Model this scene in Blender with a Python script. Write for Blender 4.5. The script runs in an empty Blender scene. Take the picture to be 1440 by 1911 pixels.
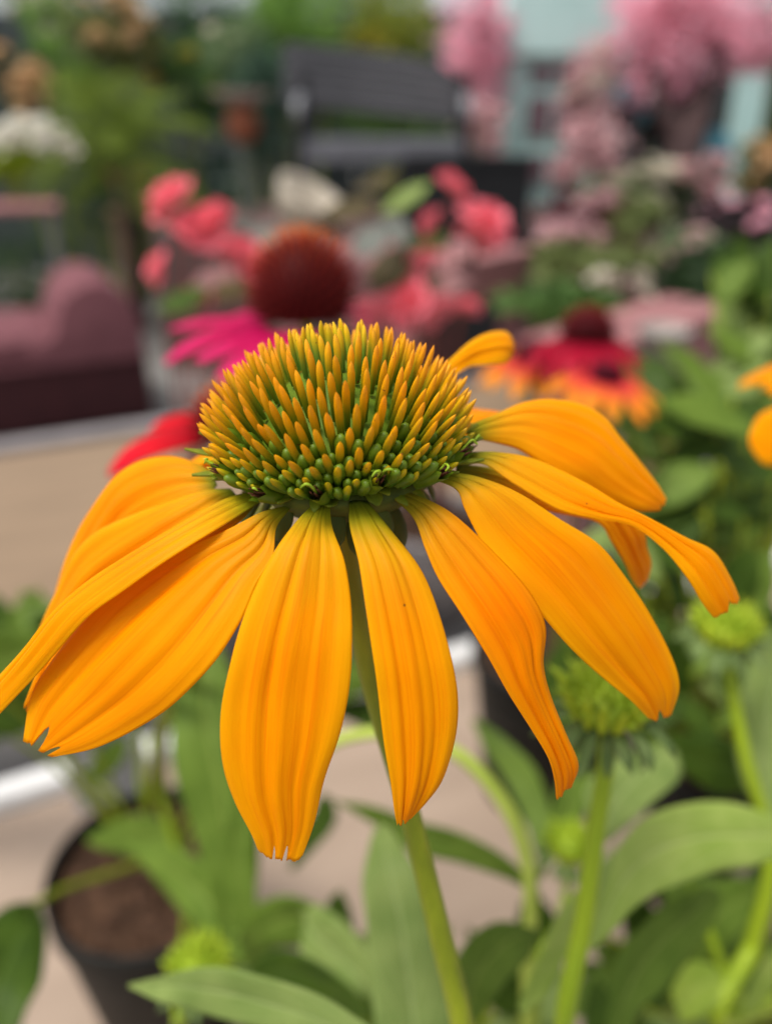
import bpy, bmesh, math, random
import numpy as np
from mathutils import Vector, Matrix

# ------------------------------------------------------------------ camera, world, sun, exposure
SC = bpy.context.scene
COL = SC.collection
PITCH = math.radians(26.0)
CAM = Vector((0.0, 0.0, 1.35))
FPX, CX, CY = 1471.0, 720.0, 955.5
cd = bpy.data.cameras.new('camera'); cam = bpy.data.objects.new('camera', cd); COL.objects.link(cam)
cam.location = CAM; cam.rotation_euler = (math.radians(90) - PITCH, 0, 0)
cd.sensor_fit = 'VERTICAL'; cd.sensor_height = 9.8; cd.lens = 9.8 * FPX / 1911.0
cd.clip_start = 0.01; cd.clip_end = 300.0
cd.dof.use_dof = True; cd.dof.focus_distance = 0.1035
cd.dof.aperture_fstop = cd.lens / 3.4
SC.camera = cam

W = bpy.data.worlds.new('World'); SC.world = W; W.use_nodes = True
wn = W.node_tree; bg = wn.nodes['Background']
sky = wn.nodes.new('ShaderNodeTexSky'); sky.sky_type = 'NISHITA'; sky.sun_disc = False
sky.sun_elevation = math.radians(68); sky.sun_rotation = math.radians(-125)
sky.dust_density = 4.0; sky.air_density = 1.0; sky.ozone_density = 1.0
hs = wn.nodes.new('ShaderNodeHueSaturation'); hs.inputs['Saturation'].default_value = 0.30
wn.links.new(sky.outputs[0], hs.inputs['Color']); wn.links.new(hs.outputs[0], bg.inputs['Color'])
bg.inputs['Strength'].default_value = 0.105
sd = bpy.data.lights.new('sun', 'SUN'); sun = bpy.data.objects.new('sun', sd); COL.objects.link(sun)
sd.energy = 1.5; sd.angle = math.radians(22); sd.color = (1.0, 0.96, 0.9)
_az, _el = math.radians(-125), math.radians(68)
_dir = Vector((math.sin(_az) * math.cos(_el), math.cos(_az) * math.cos(_el), math.sin(_el)))
sun.rotation_euler = _dir.to_track_quat('Z', 'Y').to_euler(); sun.location = (0, 0, 6)
SC.view_settings.view_transform = 'Standard'; SC.view_settings.look = 'None'
SC.view_settings.exposure = 0.93; SC.view_settings.gamma = 1.0
SC.render.engine = 'CYCLES'
SC.cycles.use_denoising = True

FW = Vector((0, math.cos(PITCH), -math.sin(PITCH)))
UP = Vector((0, math.sin(PITCH), math.cos(PITCH)))
RT = Vector((1, 0, 0))


def at(px, py, d):
    """world point seen at photo position (px, py) at depth d metres"""
    return CAM + RT * ((px - CX) / FPX * d) + UP * (-(py - CY) / FPX * d) + FW * d


def floor_at(px, py, z):
    v = at(px, py, 1.0) - CAM
    return CAM + v * ((z - CAM.z) / v.z)


R = random.Random(7)

# ------------------------------------------------------------------ materials
def srgb(r, g, b):
    f = lambda c: (c / 255 / 12.92) if c / 255 <= 0.04045 else ((c / 255 + 0.055) / 1.055) ** 2.4
    return (f(r), f(g), f(b), 1.0)


MATS = {}


def base_mat(name):
    m = bpy.data.materials.new(name); m.use_nodes = True
    nt = m.node_tree; p = nt.nodes['Principled BSDF']
    return m, nt, p


def N(nt, t, **kw):
    n = nt.nodes.new(t)
    for k, v in kw.items():
        if hasattr(n, k): setattr(n, k, v)
        else: n.inputs[k].default_value = v
    return n


def mat(name, c1, c2=None, rough=0.6, scale=20.0, bump=0.0, trans=0.0, spec=0.18, stretch=None, metallic=0.0):
    """noise-varied surface; trans > 0 adds light coming through (leaves)"""
    if name in MATS: return MATS[name]
    m, nt, p = base_mat(name)
    c2 = c2 or tuple(x * 0.7 for x in c1[:3]) + (1,)
    tc = N(nt, 'ShaderNodeTexCoord')
    src = tc.outputs['Object']
    if stretch:
        mp = N(nt, 'ShaderNodeMapping'); mp.inputs['Scale'].default_value = stretch
        nt.links.new(src, mp.inputs['Vector']); src = mp.outputs['Vector']
    nz = N(nt, 'ShaderNodeTexNoise'); nz.inputs['Scale'].default_value = scale; nz.inputs['Detail'].default_value = 4
    nt.links.new(src, nz.inputs['Vector'])
    rp = N(nt, 'ShaderNodeValToRGB'); rp.color_ramp.elements[0].position = 0.32; rp.color_ramp.elements[1].position = 0.68
    rp.color_ramp.elements[0].color = c2; rp.color_ramp.elements[1].color = c1
    nt.links.new(nz.outputs['Fac'], rp.inputs['Fac'])
    nt.links.new(rp.outputs['Color'], p.inputs['Base Color'])
    p.inputs['Roughness'].default_value = rough; p.inputs['Specular IOR Level'].default_value = spec
    p.inputs['Metallic'].default_value = metallic
    if bump:
        b = N(nt, 'ShaderNodeBump'); b.inputs['Strength'].default_value = bump; b.inputs['Distance'].default_value = 0.002
        nt.links.new(nz.outputs['Fac'], b.inputs['Height']); nt.links.new(b.outputs['Normal'], p.inputs['Normal'])
    if trans: add_trans(nt, p, rp.outputs['Color'], trans)
    MATS[name] = m
    return m


def add_trans(nt, p, colsock, fac):
    t = N(nt, 'ShaderNodeBsdfTranslucent'); mx = N(nt, 'ShaderNodeMixShader'); mx.inputs[0].default_value = fac
    nt.links.new(colsock, t.inputs['Color'])
    out = nt.nodes['Material Output']
    nt.links.new(p.outputs[0], mx.inputs[1]); nt.links.new(t.outputs[0], mx.inputs[2])
    nt.links.new(mx.outputs[0], out.inputs['Surface'])


def mixc(nt, fac, a, b, blend='MIX'):
    n = nt.nodes.new('ShaderNodeMix'); n.data_type = 'RGBA'; n.blend_type = blend
    for s, v in ((n.inputs[0], fac), (n.inputs[6], a), (n.inputs[7], b)):
        if hasattr(v, 'is_output'): nt.links.new(v, s)
        else: s.default_value = v
    return n.outputs[2]


def mth(nt, op, a, b=None, c=None):
    n = nt.nodes.new('ShaderNodeMath'); n.operation = op
    for i, v in enumerate((a, b, c)):
        if v is None: continue
        if hasattr(v, 'is_output'): nt.links.new(v, n.inputs[i])
        else: n.inputs[i].default_value = v
    return n.outputs[0]


def ramp(nt, fac, stops):
    r = nt.nodes.new('ShaderNodeValToRGB'); e = r.color_ramp.elements
    while len(e) < len(stops): e.new(0.5)
    for el, (p, c) in zip(e, stops): el.position = p; el.color = c
    nt.links.new(fac, r.inputs['Fac'])
    return r.outputs['Color']


def petal_mat(name, stops, vein, rough=0.42, trans=0.28, veins=7.0, edge=None, patch=((1, .92, 1, 1), (1, 1.08, 1, 1))):
    """stops: colour along the petal's length (UV v); fine veins run lengthwise (UV u)"""
    m, nt, p = base_mat(name)
    uv = N(nt, 'ShaderNodeUVMap'); uv.uv_map = 'UVMap'
    sp = N(nt, 'ShaderNodeSeparateXYZ'); nt.links.new(uv.outputs[0], sp.inputs[0])
    u, v = sp.outputs[0], sp.outputs[1]
    oi = N(nt, 'ShaderNodeObjectInfo')
    # lengthwise streaks
    cb = N(nt, 'ShaderNodeCombineXYZ')
    nt.links.new(mth(nt, 'MULTIPLY', u, veins), cb.inputs[0]); nt.links.new(mth(nt, 'MULTIPLY', v, 0.9), cb.inputs[1])
    nt.links.new(mth(nt, 'MULTIPLY', oi.outputs['Random'], 37.0), cb.inputs[2])
    nz = N(nt, 'ShaderNodeTexNoise'); nz.inputs['Scale'].default_value = 1.6; nz.inputs['Detail'].default_value = 5
    nz.inputs['Roughness'].default_value = 0.62
    nt.links.new(cb.outputs[0], nz.inputs['Vector'])
    vj = mth(nt, 'ADD', v, mth(nt, 'MULTIPLY', mth(nt, 'SUBTRACT', nz.outputs['Fac'], 0.5), 0.09))
    col = ramp(nt, vj, stops)
    st = ramp(nt, nz.outputs['Fac'], [(0.36, (1, 1, 1, 1)), (0.50, (0, 0, 0, 1))])
    col = mixc(nt, mth(nt, 'MULTIPLY', st, 0.5), col, mixc(nt, 1.0, col, vein, 'MULTIPLY'))
    cb2 = N(nt, 'ShaderNodeCombineXYZ')
    nt.links.new(mth(nt, 'MULTIPLY', u, veins * 4.0), cb2.inputs[0]); nt.links.new(mth(nt, 'MULTIPLY', v, 1.3), cb2.inputs[1])
    nt.links.new(mth(nt, 'MULTIPLY', oi.outputs['Random'], 91.0), cb2.inputs[2])
    nz2 = N(nt, 'ShaderNodeTexNoise'); nz2.inputs['Scale'].default_value = 1.5; nz2.inputs['Detail'].default_value = 3
    nt.links.new(cb2.outputs[0], nz2.inputs['Vector'])
    st2 = ramp(nt, nz2.outputs['Fac'], [(0.34, (1, 1, 1, 1)), (0.46, (0, 0, 0, 1))])
    col = mixc(nt, mth(nt, 'MULTIPLY', st2, 0.45), col, mixc(nt, 1.0, col, vein, 'MULTIPLY'))
    if edge:   # paler margins
        d = mth(nt, 'ABSOLUTE', mth(nt, 'SUBTRACT', u, 0.5))
        ef = ramp(nt, d, [(0.26, (0, 0, 0, 1)), (0.49, (0.8, 0.8, 0.8, 1))])
        ef = mth(nt, 'MULTIPLY', ef, ramp(nt, v, [(0.1, (0, 0, 0, 1)), (0.3, (1, 1, 1, 1))]))
        col = mixc(nt, ef, col, edge)
    big = N(nt, 'ShaderNodeTexNoise'); big.inputs['Scale'].default_value = 70; big.inputs['Detail'].default_value = 4
    tc0 = N(nt, 'ShaderNodeTexCoord'); nt.links.new(tc0.outputs['Object'], big.inputs['Vector'])
    col = mixc(nt, 1.0, col, ramp(nt, big.outputs['Fac'], [(0.32, patch[0]), (0.68, patch[1])]), 'MULTIPLY')
    # small brown specks
    tc = N(nt, 'ShaderNodeTexCoord')
    vo = N(nt, 'ShaderNodeTexVoronoi'); vo.inputs['Scale'].default_value = 420
    nt.links.new(tc.outputs['Object'], vo.inputs['Vector'])
    wn_ = N(nt, 'ShaderNodeSeparateColor'); nt.links.new(vo.outputs['Color'], wn_.inputs[0])
    spk = mth(nt, 'MULTIPLY', mth(nt, 'LESS_THAN', vo.outputs['Distance'], mth(nt, 'MULTIPLY', wn_.outputs[1], 0.12)), mth(nt, 'GREATER_THAN', wn_.outputs[0], 0.93))
    col = mixc(nt, mth(nt, 'MULTIPLY', spk, 0.8), col, (0.16, 0.035, 0.01, 1))
    col = mixc(nt, 1.0, col, oi.outputs['Color'], 'MULTIPLY')
    nt.links.new(col, p.inputs['Base Color'])
    p.inputs['Roughness'].default_value = rough; p.inputs['Specular IOR Level'].default_value = 0.06
    b = N(nt, 'ShaderNodeBump'); b.inputs['Strength'].default_value = 0.35; b.inputs['Distance'].default_value = 0.0004
    fn = N(nt, 'ShaderNodeTexNoise'); fn.inputs['Scale'].default_value = 2600; fn.inputs['Detail'].default_value = 2
    nt.links.new(tc.outputs['Object'], fn.inputs['Vector'])
    nt.links.new(mth(nt, 'ADD', nz.outputs['Fac'], mth(nt, 'MULTIPLY', fn.outputs['Fac'], 0.16)), b.inputs['Height'])
    nt.links.new(b.outputs['Normal'], p.inputs['Normal'])
    add_trans(nt, p, col, trans)
    MATS[name] = m
    return m


def leaf_mat(name, c1, c2, vein, trans=0.22, rough=0.5):
    m, nt, p = base_mat(name)
    uv = N(nt, 'ShaderNodeUVMap'); uv.uv_map = 'UVMap'
    sp = N(nt, 'ShaderNodeSeparateXYZ'); nt.links.new(uv.outputs[0], sp.inputs[0])
    u, v = sp.outputs[0], sp.outputs[1]
    tc = N(nt, 'ShaderNodeTexCoord')
    nz = N(nt, 'ShaderNodeTexNoise'); nz.inputs['Scale'].default_value = 75; nz.inputs['Detail'].default_value = 8
    nt.links.new(tc.outputs['Object'], nz.inputs['Vector'])
    col = ramp(nt, nz.outputs['Fac'], [(0.35, c2), (0.65, c1)])
    d = mth(nt, 'ABSOLUTE', mth(nt, 'SUBTRACT', u, 0.5))
    mid = ramp(nt, d, [(0.012, (1, 1, 1, 1)), (0.035, (0, 0, 0, 1))])
    side = mth(nt, 'FRACT', mth(nt, 'SUBTRACT', mth(nt, 'MULTIPLY', v, 6.0), mth(nt, 'MULTIPLY', d, 5.0)))
    sv = ramp(nt, mth(nt, 'ABSOLUTE', mth(nt, 'SUBTRACT', side, 0.5)), [(0.02, (0.6, 0.6, 0.6, 1)), (0.07, (0, 0, 0, 1))])
    vf = mth(nt, 'MAXIMUM', mid, sv)
    col = mixc(nt, mth(nt, 'MULTIPLY', vf, 0.7), col, vein)
    nt.links.new(col, p.inputs['Base Color'])
    p.inputs['Roughness'].default_value = rough; p.inputs['Specular IOR Level'].default_value = 0.14
    b = N(nt, 'ShaderNodeBump'); b.inputs['Strength'].default_value = 0.5; b.inputs['Distance'].default_value = 0.0008
    nt.links.new(mth(nt, 'SUBTRACT', nz.outputs['Fac'], vf), b.inputs['Height']); nt.links.new(b.outputs['Normal'], p.inputs['Normal'])
    add_trans(nt, p, col, trans)
    MATS[name] = m
    return m


# ------------------------------------------------------------------ object helpers
def link(name, me, m=None, parent=None):
    o = bpy.data.objects.new(name, me); COL.objects.link(o)
    if m is not None and not me.materials: me.materials.append(m)
    if parent is not None: o.parent = parent
    return o


def empty(name, loc=(0, 0, 0), rz=0.0):
    o = bpy.data.objects.new(name, None); COL.objects.link(o)
    o.location = loc; o.rotation_euler = (0, 0, rz); o.empty_display_size = 0.02
    return o


def tag(o, label, cat, group=None, kind=None):
    o['label'] = label
    if cat: o['category'] = cat
    if group: o['group'] = group
    if kind: o['kind'] = kind
    return o


def mesh_from(name, verts, faces, smooth=True, uvs=None):
    me = bpy.data.meshes.new(name); me.from_pydata([tuple(v) for v in verts], [], faces); me.update()
    if smooth: me.polygons.foreach_set('use_smooth', [True] * len(me.polygons))
    if uvs is not None:
        ul = me.uv_layers.new(name='UVMap')
        idx = np.zeros(len(me.loops), dtype=np.int32); me.loops.foreach_get('vertex_index', idx)
        ul.data.foreach_set('uv', np.asarray(uvs, dtype=np.float32)[idx].ravel())
    return me


def bm_mesh(name, bm, smooth=False):
    me = bpy.data.meshes.new(name); bm.normal_update(); bm.to_mesh(me); bm.free()
    if smooth: me.polygons.foreach_set('use_smooth', [True] * len(me.polygons))
    return me


def box(bm, c, s, rz=0.0, bevel=0.0):
    r = bmesh.ops.create_cube(bm, size=1.0)
    vs = r['verts']
    M = Matrix.Translation(c) @ Matrix.Rotation(rz, 4, 'Z') @ Matrix.Diagonal((s[0], s[1], s[2], 1))
    for v in vs: v.co = M @ v.co
    if bevel:
        es = {e for v in vs for e in v.link_edges}
        bmesh.ops.bevel(bm, geom=list(es), offset=bevel, segments=3, affect='EDGES', profile=0.5)


def box_part(name, c, s, m, parent, bevel=0.004, rz=0.0):
    bm = bmesh.new(); box(bm, c, s, rz, bevel)
    return link(name, bm_mesh(name, bm, False), m, parent)


def lathe(name, prof, m, parent, seg=40, loc=(0, 0, 0)):
    vs, fs = [], []
    for r, z in prof:
        for k in range(seg):
            a = 2 * math.pi * k / seg; vs.append((loc[0] + r * math.cos(a), loc[1] + r * math.sin(a), loc[2] + z))
    for i in range(len(prof) - 1):
        for k in range(seg):
            a, b = i * seg + k, i * seg + (k + 1) % seg
            fs.append((a, b, b + seg, a + seg))
    return link(name, mesh_from(name, vs, fs), m, parent)


def catmull(pts, n):
    """n+1 smooth samples through the points (any dimension)"""
    P = np.asarray(pts, dtype=float); k = len(P)
    P = np.vstack([2 * P[0] - P[1], P, 2 * P[-1] - P[-2]])
    out = []
    for t in np.linspace(0, k - 1, n + 1):
        i = min(int(t), k - 2); f = t - i
        a, b, c, d = P[i], P[i + 1], P[i + 2], P[i + 3]
        out.append(0.5 * ((2 * b) + (-a + c) * f + (2 * a - 5 * b + 4 * c - d) * f * f + (-a + 3 * b - 3 * c + d) * f ** 3))
    return np.array(out)


def tube(name, pts, radii, m, parent, seg=12, n=40):
    c = catmull([list(p) for p in pts], n); rr = np.interp(np.linspace(0, 1, n + 1), np.linspace(0, 1, len(radii)), radii)
    vs, fs = [], []
    t0 = Vector(c[1] - c[0]).normalized(); x = t0.orthogonal().normalized()
    for i in range(n + 1):
        t = Vector(c[min(i + 1, n)] - c[max(i - 1, 0)]).normalized()
        x = (x - t * x.dot(t)).normalized(); y = t.cross(x)
        for k in range(seg):
            a = 2 * math.pi * k / seg
            vs.append(Vector(c[i]) + (x * math.cos(a) + y * math.sin(a)) * rr[i])
    for i in range(n):
        for k in range(seg):
            a, b = i * seg + k, i * seg + (k + 1) % seg
            fs.append((a, b, b + seg, a + seg))
    fs.append(tuple(range(seg))[::-1]); fs.append(tuple(n * seg + k for k in range(seg)))
    return link(name, mesh_from(name, vs, fs), m, parent)


def blade_mesh(name, L, Rr, nu=14, nv=44, bulge=0.0, ridges=None, teeth=(), wave=0.0, seed=0, toward=None, fold=0.0, curlL=0.0, curlR=0.0, jag=0.0):
    """A petal or leaf between two 3-D margins L and Rr (lists of points from base to tip).
    teeth: (u, half width, depth) notches in the tip.  ridges: function u -> height (m)."""
    rs = random.Random(seed)
    Ls, Rs = catmull([list(p) for p in L], 200), catmull([list(p) for p in Rr], 200)
    ph = [rs.uniform(0, 6.28) for _ in range(6)]
    def pt(A, s):
        f = min(max(s, 0), 1) * 200; i = min(int(f), 199); return A[i] + (A[i + 1] - A[i]) * (f - i)
    vs, uvs, fs = [], [], []
    for j in range(nv + 1):
        for i in range(nu + 1):
            u = i / nu; t = j / nv
            cut = 0.0
            for tu, hw, dp in teeth: cut = max(cut, dp * max(0.0, 1 - abs(u - tu) / hw))
            if jag: cut += jag * (math.sin(u * 47 + ph[3]) * .5 + math.sin(u * 23 + ph[4]) + math.sin(u * 91 + ph[5]) * .4)
            s = t * (1 - max(0.0, cut))
            a, b = pt(Ls, s), pt(Rs, s)
            s2 = min(s + 0.02, 1.0); s1 = max(s - 0.02, 0.0)
            al = Vector((pt(Ls, s2) + pt(Rs, s2) - pt(Ls, s1) - pt(Rs, s1)))
            ac = Vector(b - a); w = ac.length
            nrm = ac.cross(al)
            nrm = nrm.normalized() if nrm.length > 1e-14 else Vector((0, 0, 1))
            if toward is not None and nrm.dot(toward) < 0: nrm = -nrm
            p = Vector(a) + ac * u
            q = 2 * u - 1
            h = bulge * w * (1 - q * q)
            h -= fold * w * (1 - abs(q)) * 0.5
            env = min(1.0, t * 5) * min(1.0, (1.05 - t) * 4)
            if ridges: h += ridges(u, t) * env
            if wave:
                h += wave * w * env * (math.sin(t * 7 + ph[0] + 2.2 * q) * 0.5 + math.sin(t * 13 + ph[1] - 3 * q) * 0.28) * (0.35 + 0.65 * q * q)
                p += al.normalized() * 0
                p += ac.normalized() * (wave * w * 0.22 * env * q * math.sin(t * 17 + ph[2] + (1.7 if q > 0 else 0)))
            if curlL and u < 0.3: h += curlL * w * ((0.3 - u) / 0.3) ** 2 * env
            if curlR and u > 0.7: h += curlR * w * ((u - 0.7) / 0.3) ** 2 * env
            p += nrm * h
            vs.append(p); uvs.append((u, t))
    for j in range(nv):
        for i in range(nu):
            a = j * (nu + 1) + i; fs.append((a, a + 1, a + nu + 2, a + nu + 1))
    return mesh_from(name, vs, fs, True, uvs)


def solid(o, th):
    md = o.modifiers.new('thickness', 'SOLIDIFY'); md.thickness = th; md.offset = -1
    return o


# ------------------------------------------------------------------ materials in use
def C(r, g, b): return (r, g, b, 1.0)

YEL = petal_mat('yellow_petal', [(0.0, C(0.12, 0.18, 0.012)), (0.08, C(0.32, 0.31, 0.012)), (0.19, C(0.76, 0.38, 0.006)), (0.38, C(0.90, 0.322, 0.0)), (1.0, C(0.90, 0.338, 0.0))],
                C(0.90, 0.66, 0.4), trans=0.36, veins=8.0, edge=C(0.90, 0.42, 0.002))
PINK = petal_mat('magenta_petal', [(0.0, C(0.42, 0.004, 0.07)), (0.5, C(0.58, 0.008, 0.10)), (1.0, C(0.66, 0.03, 0.15))], C(0.7, 0.5, 0.6))
RED = petal_mat('red_petal', [(0.0, C(0.30, 0.004, 0.012)), (0.5, C(0.66, 0.008, 0.018)), (1.0, C(0.70, 0.012, 0.03))], C(0.7, 0.4, 0.4))
SUNSET = petal_mat('sunset_petal', [(0.0, C(0.50, 0.01, 0.05)), (0.35, C(0.70, 0.08, 0.04)), (0.7, C(0.85, 0.28, 0.02)), (1.0, C(0.85, 0.36, 0.03))], C(0.8, 0.6, 0.5))
CRIMSON = petal_mat('crimson_petal', [(0.0, C(0.20, 0.003, 0.015)), (0.6, C(0.42, 0.006, 0.03)), (1.0, C(0.52, 0.04, 0.06))], C(0.7, 0.4, 0.4))
CORAL = mat('coral_blossom', C(0.94, 0.29, 0.34), C(0.88, 0.18, 0.24), 0.5, 30, trans=0.3)

G_STEM = mat('stem_green', C(0.245, 0.29, 0.008), C(0.15, 0.19, 0.005), 0.45, 300, bump=0.2, stretch=(1, 1, 0.12), spec=0.35)
G_STEM2 = mat('stem_bright_green', C(0.29, 0.39, 0.010), C(0.20, 0.30, 0.007), 0.45, 60, bump=0.15, stretch=(1, 1, 0.2), spec=0.35)
LF = leaf_mat('leaf_mid_green', C(0.13, 0.205, 0.026), C(0.085, 0.145, 0.015), C(0.24, 0.32, 0.06))
LF_PALE = leaf_mat('leaf_pale_green', C(0.36, 0.46, 0.10), C(0.26, 0.37, 0.06), C(0.50, 0.58, 0.19))
LF_SAGE = leaf_mat('leaf_sage_green', C(0.24, 0.315, 0.085), C(0.165, 0.24, 0.055), C(0.34, 0.42, 0.15))
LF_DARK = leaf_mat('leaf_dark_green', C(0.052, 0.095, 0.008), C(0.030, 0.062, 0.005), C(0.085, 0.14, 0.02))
LF_LIME = leaf_mat('leaf_lime_green', C(0.34, 0.44, 0.06), C(0.25, 0.36, 0.04), C(0.42, 0.5, 0.12))
BUDG = mat('bud_green', C(0.36, 0.46, 0.03), C(0.22, 0.33, 0.015), 0.5, 120)
YOUNG = mat('young_petal_lime', C(0.58, 0.62, 0.04), C(0.36, 0.48, 0.02), 0.5, 200, trans=0.2)
BRACT2 = mat('bud_bract_green', C(0.16, 0.22, 0.07), C(0.09, 0.14, 0.035), 0.55, 120)
BRACT = mat('bract_green', C(0.085, 0.13, 0.025), C(0.05, 0.085, 0.015), 0.55, 120)
POTM = mat('pot_black_plastic', C(0.012, 0.0125, 0.011), C(0.008, 0.0085, 0.008), 0.6, 30, bump=0.1, spec=0.2)
SOIL = mat('potting_soil', C(0.085, 0.045, 0.026), C(0.022, 0.013, 0.009), 0.95, 130, bump=1.0, spec=0.1)

# ------------------------------------------------------------------ setting
def sheet(name, x0, x1, y0, y1, z, m):
    me = mesh_from(name, [(x0, y0, z), (x1, y0, z), (x1, y1, z), (x0, y1, z)], [(0, 1, 2, 3)], False)
    o = link(name, me, m); o['kind'] = 'structure'; return o

CONC = mat('concrete', C(0.22, 0.21, 0.195), C(0.16, 0.15, 0.14), 0.85, 3.0, bump=0.2)
sheet('ground', -120, 120, -120, 120, 0.0, CONC)

YAW = math.radians(26)
BEIGE = mat('bench_board', C(0.35, 0.265, 0.20), C(0.30, 0.225, 0.168), 0.6, 6, bump=0.05, stretch=(1, 6, 1))
WHITE = mat('white_plastic', C(0.70, 0.69, 0.67), C(0.64, 0.63, 0.61), 0.35, 10)
STEEL = mat('bench_frame_grey', C(0.20, 0.19, 0.19), C(0.15, 0.15, 0.15), 0.5, 20)
LIPG = mat('bench_lip_grey', C(0.26, 0.235, 0.235), C(0.21, 0.195, 0.195), 0.5, 20)


def bench(name, origin, x0, x1, depth, z, label, board, lipm, lip_far=True, lip_w=0.03):
    """potting bench; local x along its edge, local -y towards the viewer"""
    t = empty(name, (origin[0], origin[1], 0), YAW); tag(t, label, 'potting bench')
    L = x1 - x0; cx = (x0 + x1) / 2
    nb = 1
    for k in range(nb):   # boards
        w = L / nb
        box_part('board', (x0 + w * (k + 0.5), -depth / 2, z - 0.012), (w - 0.004, depth, 0.024), board, t, 0.003)
    box_part('edge_rail', (cx, lip_w / 2 + 0.001, z - 0.008), (L, lip_w, 0.055), lipm, t, 0.008)
    box_part('edge_rail', (cx, -depth - lip_w / 2 - 0.001, z - 0.03), (L, lip_w, 0.05), lipm, t, 0.008)
    box_part('crossbar', (cx, -depth / 2, z - 0.26), (L - 0.1, 0.04, 0.04), STEEL, t, 0.004)
    for sx in (x0 + 0.08, x1 - 0.08):
        for sy in (-0.06, -depth + 0.06):
            box_part('leg', (sx, sy, (z - 0.026) / 2), (0.045, 0.045, z - 0.026), STEEL, t, 0.004)
    return t

BZ = 0.75
bench('potting_bench', (-0.324, 0.584), -0.9, 1.7, 1.0, BZ, 'near beige potting bench with white edge rail under the coneflower pots', BEIGE, WHITE)
FARB = mat('far_bench_board', C(0.25, 0.175, 0.112), C(0.20, 0.14, 0.09), 0.65, 5, bump=0.05, stretch=(1, 5, 1))
# far bench: near edge passes (-0.503, 0.919); its far edge is 0.64 m beyond
_n = Vector((-math.sin(YAW), math.cos(YAW)))
_o = Vector((-0.503, 0.919)) + _n * 0.64
bench('potting_bench', (_o.x, _o.y), -1.1, 1.9, 0.64, BZ, 'far tan potting bench with grey edge rail behind the left petals', FARB, LIPG, lip_w=0.04)

# ------------------------------------------------------------------ pots
def pot(loc, r, h, label, group='black nursery pots', z=BZ, m=POTM):
    t = empty('nursery_pot', (loc[0], loc[1], z)); tag(t, label, 'plant pot', group)
    lathe('wall', [(r * 0.70, 0.001), (r * 0.74, 0.0), (r * 0.955, h - 0.022), (r * 0.955, h - 0.02), (r * 0.93, h - 0.021), (r * 0.71, 0.006), (0.001, 0.006)], m, t)
    lathe('rim', [(r * 0.958, h - 0.022), (r * 0.995, h - 0.021), (r, h - 0.012), (r, h - 0.003), (r * 0.985, h), (r * 0.955, h - 0.001), (r * 0.945, h - 0.006), (r * 0.94, h - 0.021)], m, t)
    # crumbly soil
    rs = random.Random(int(abs(loc[0] * 1000 + loc[1] * 77)))
    vs, fs = [(0, 0, h - 0.012)], []
    rings, seg = 12, 40
    for i in range(1, rings + 1):
        for k in range(seg):
            a = 2 * math.pi * k / seg; rr = r * 0.935 * i / rings
            vs.append((rr * math.cos(a), rr * math.sin(a), h - 0.016 + rs.uniform(-0.0035, 0.0035)))
    for k in range(seg): fs.append((0, 1 + k, 1 + (k + 1) % seg))
    for i in range(rings - 1):
        for k in range(seg):
            a, b = 1 + i * seg + k, 1 + i * seg + (k + 1) % seg; fs.append((a, a + seg, b + seg, b))
    s = link('soil', mesh_from('soil', vs, fs), SOIL, t)
    # bark chips and perlite
    cm = mat('bark_chip', C(0.16, 0.085, 0.05), C(0.06, 0.03, 0.02), 0.9, 80)
    vs, fs = [], []
    for _ in range(160):
        a, q = rs.uniform(0, 6.28), math.sqrt(rs.random()) * r * 0.9
        c = Vector((q * math.cos(a), q * math.sin(a), h - 0.013)); sz = rs.uniform(0.0015, 0.005)
        b = len(vs)
        ax = [Vector((rs.uniform(-1, 1), rs.uniform(-1, 1), rs.uniform(-1, 1))).normalized() * sz * rs.uniform(0.4, 1) for _ in range(3)]
        for d in (ax[0], -ax[0], ax[1], -ax[1], ax[2], -ax[2]): vs.append(c + d)
        for f in ((0, 2, 4), (2, 1, 4), (1, 3, 4), (3, 0, 4), (2, 0, 5), (1, 2, 5), (3, 1, 5), (0, 3, 5)): fs.append(tuple(b + i for i in f))
    ch = link('bark_chips', mesh_from('bark_chips', vs, fs, False), cm, s); ch['kind'] = 'stuff'
    return t

POT1 = (-0.161, 0.382)
pot(POT1, 0.071, 0.145, 'black nursery pot with brown soil at the lower left of the photo')
HPOT = (0.03, 0.075)
pot(HPOT, 0.075, 0.15, 'black nursery pot holding the large yellow coneflower')
POT_D = (0.155, 0.60)
pot(POT_D, 0.075, 0.17, 'dark nursery pot seen between the right drooping petals and green bud')
POT_A = (0.13, 0.20)
pot(POT_A, 0.06, 0.15, 'black nursery pot holding the fat green bud plant')
POT_B = (0.34, 0.34)
pot(POT_B, 0.075, 0.15, 'black nursery pot holding the tall green bud plant at right')
SZ = BZ + 0.135

# grey plant label in the left pot
lb = empty('plant_label', at(190, 1500, 0.585)); tag(lb, 'grey plastic plant label stuck in the back of the left pot', 'plant label')
LABM = mat('label_grey_plastic', C(0.42, 0.41, 0.40), C(0.36, 0.35, 0.35), 0.5, 40)
_a, _b = at(110, 1440, 0.60), at(235, 1395, 0.62)
box_part('card', (0.004, 0.012, 0.015), (0.052, 0.0012, 0.055), LABM, lb, 0.0004, rz=0.35)
box_part('stake', (0.004, 0.0135, -0.03), (0.012, 0.0012, 0.05), LABM, lb, 0.0004, rz=0.35)

# ------------------------------------------------------------------ the yellow coneflower
OC = at(632, 800, 0.115)                     # centre of the cone
hero = empty('yellow_coneflower', (HPOT[0], HPOT[1], SZ))
tag(hero, 'large yellow coneflower in sharp focus with drooping petals and spiky orange cone', 'coneflower')
bpy.context.view_layer.update()
HINV = hero.matrix_world.inverted()


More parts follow.
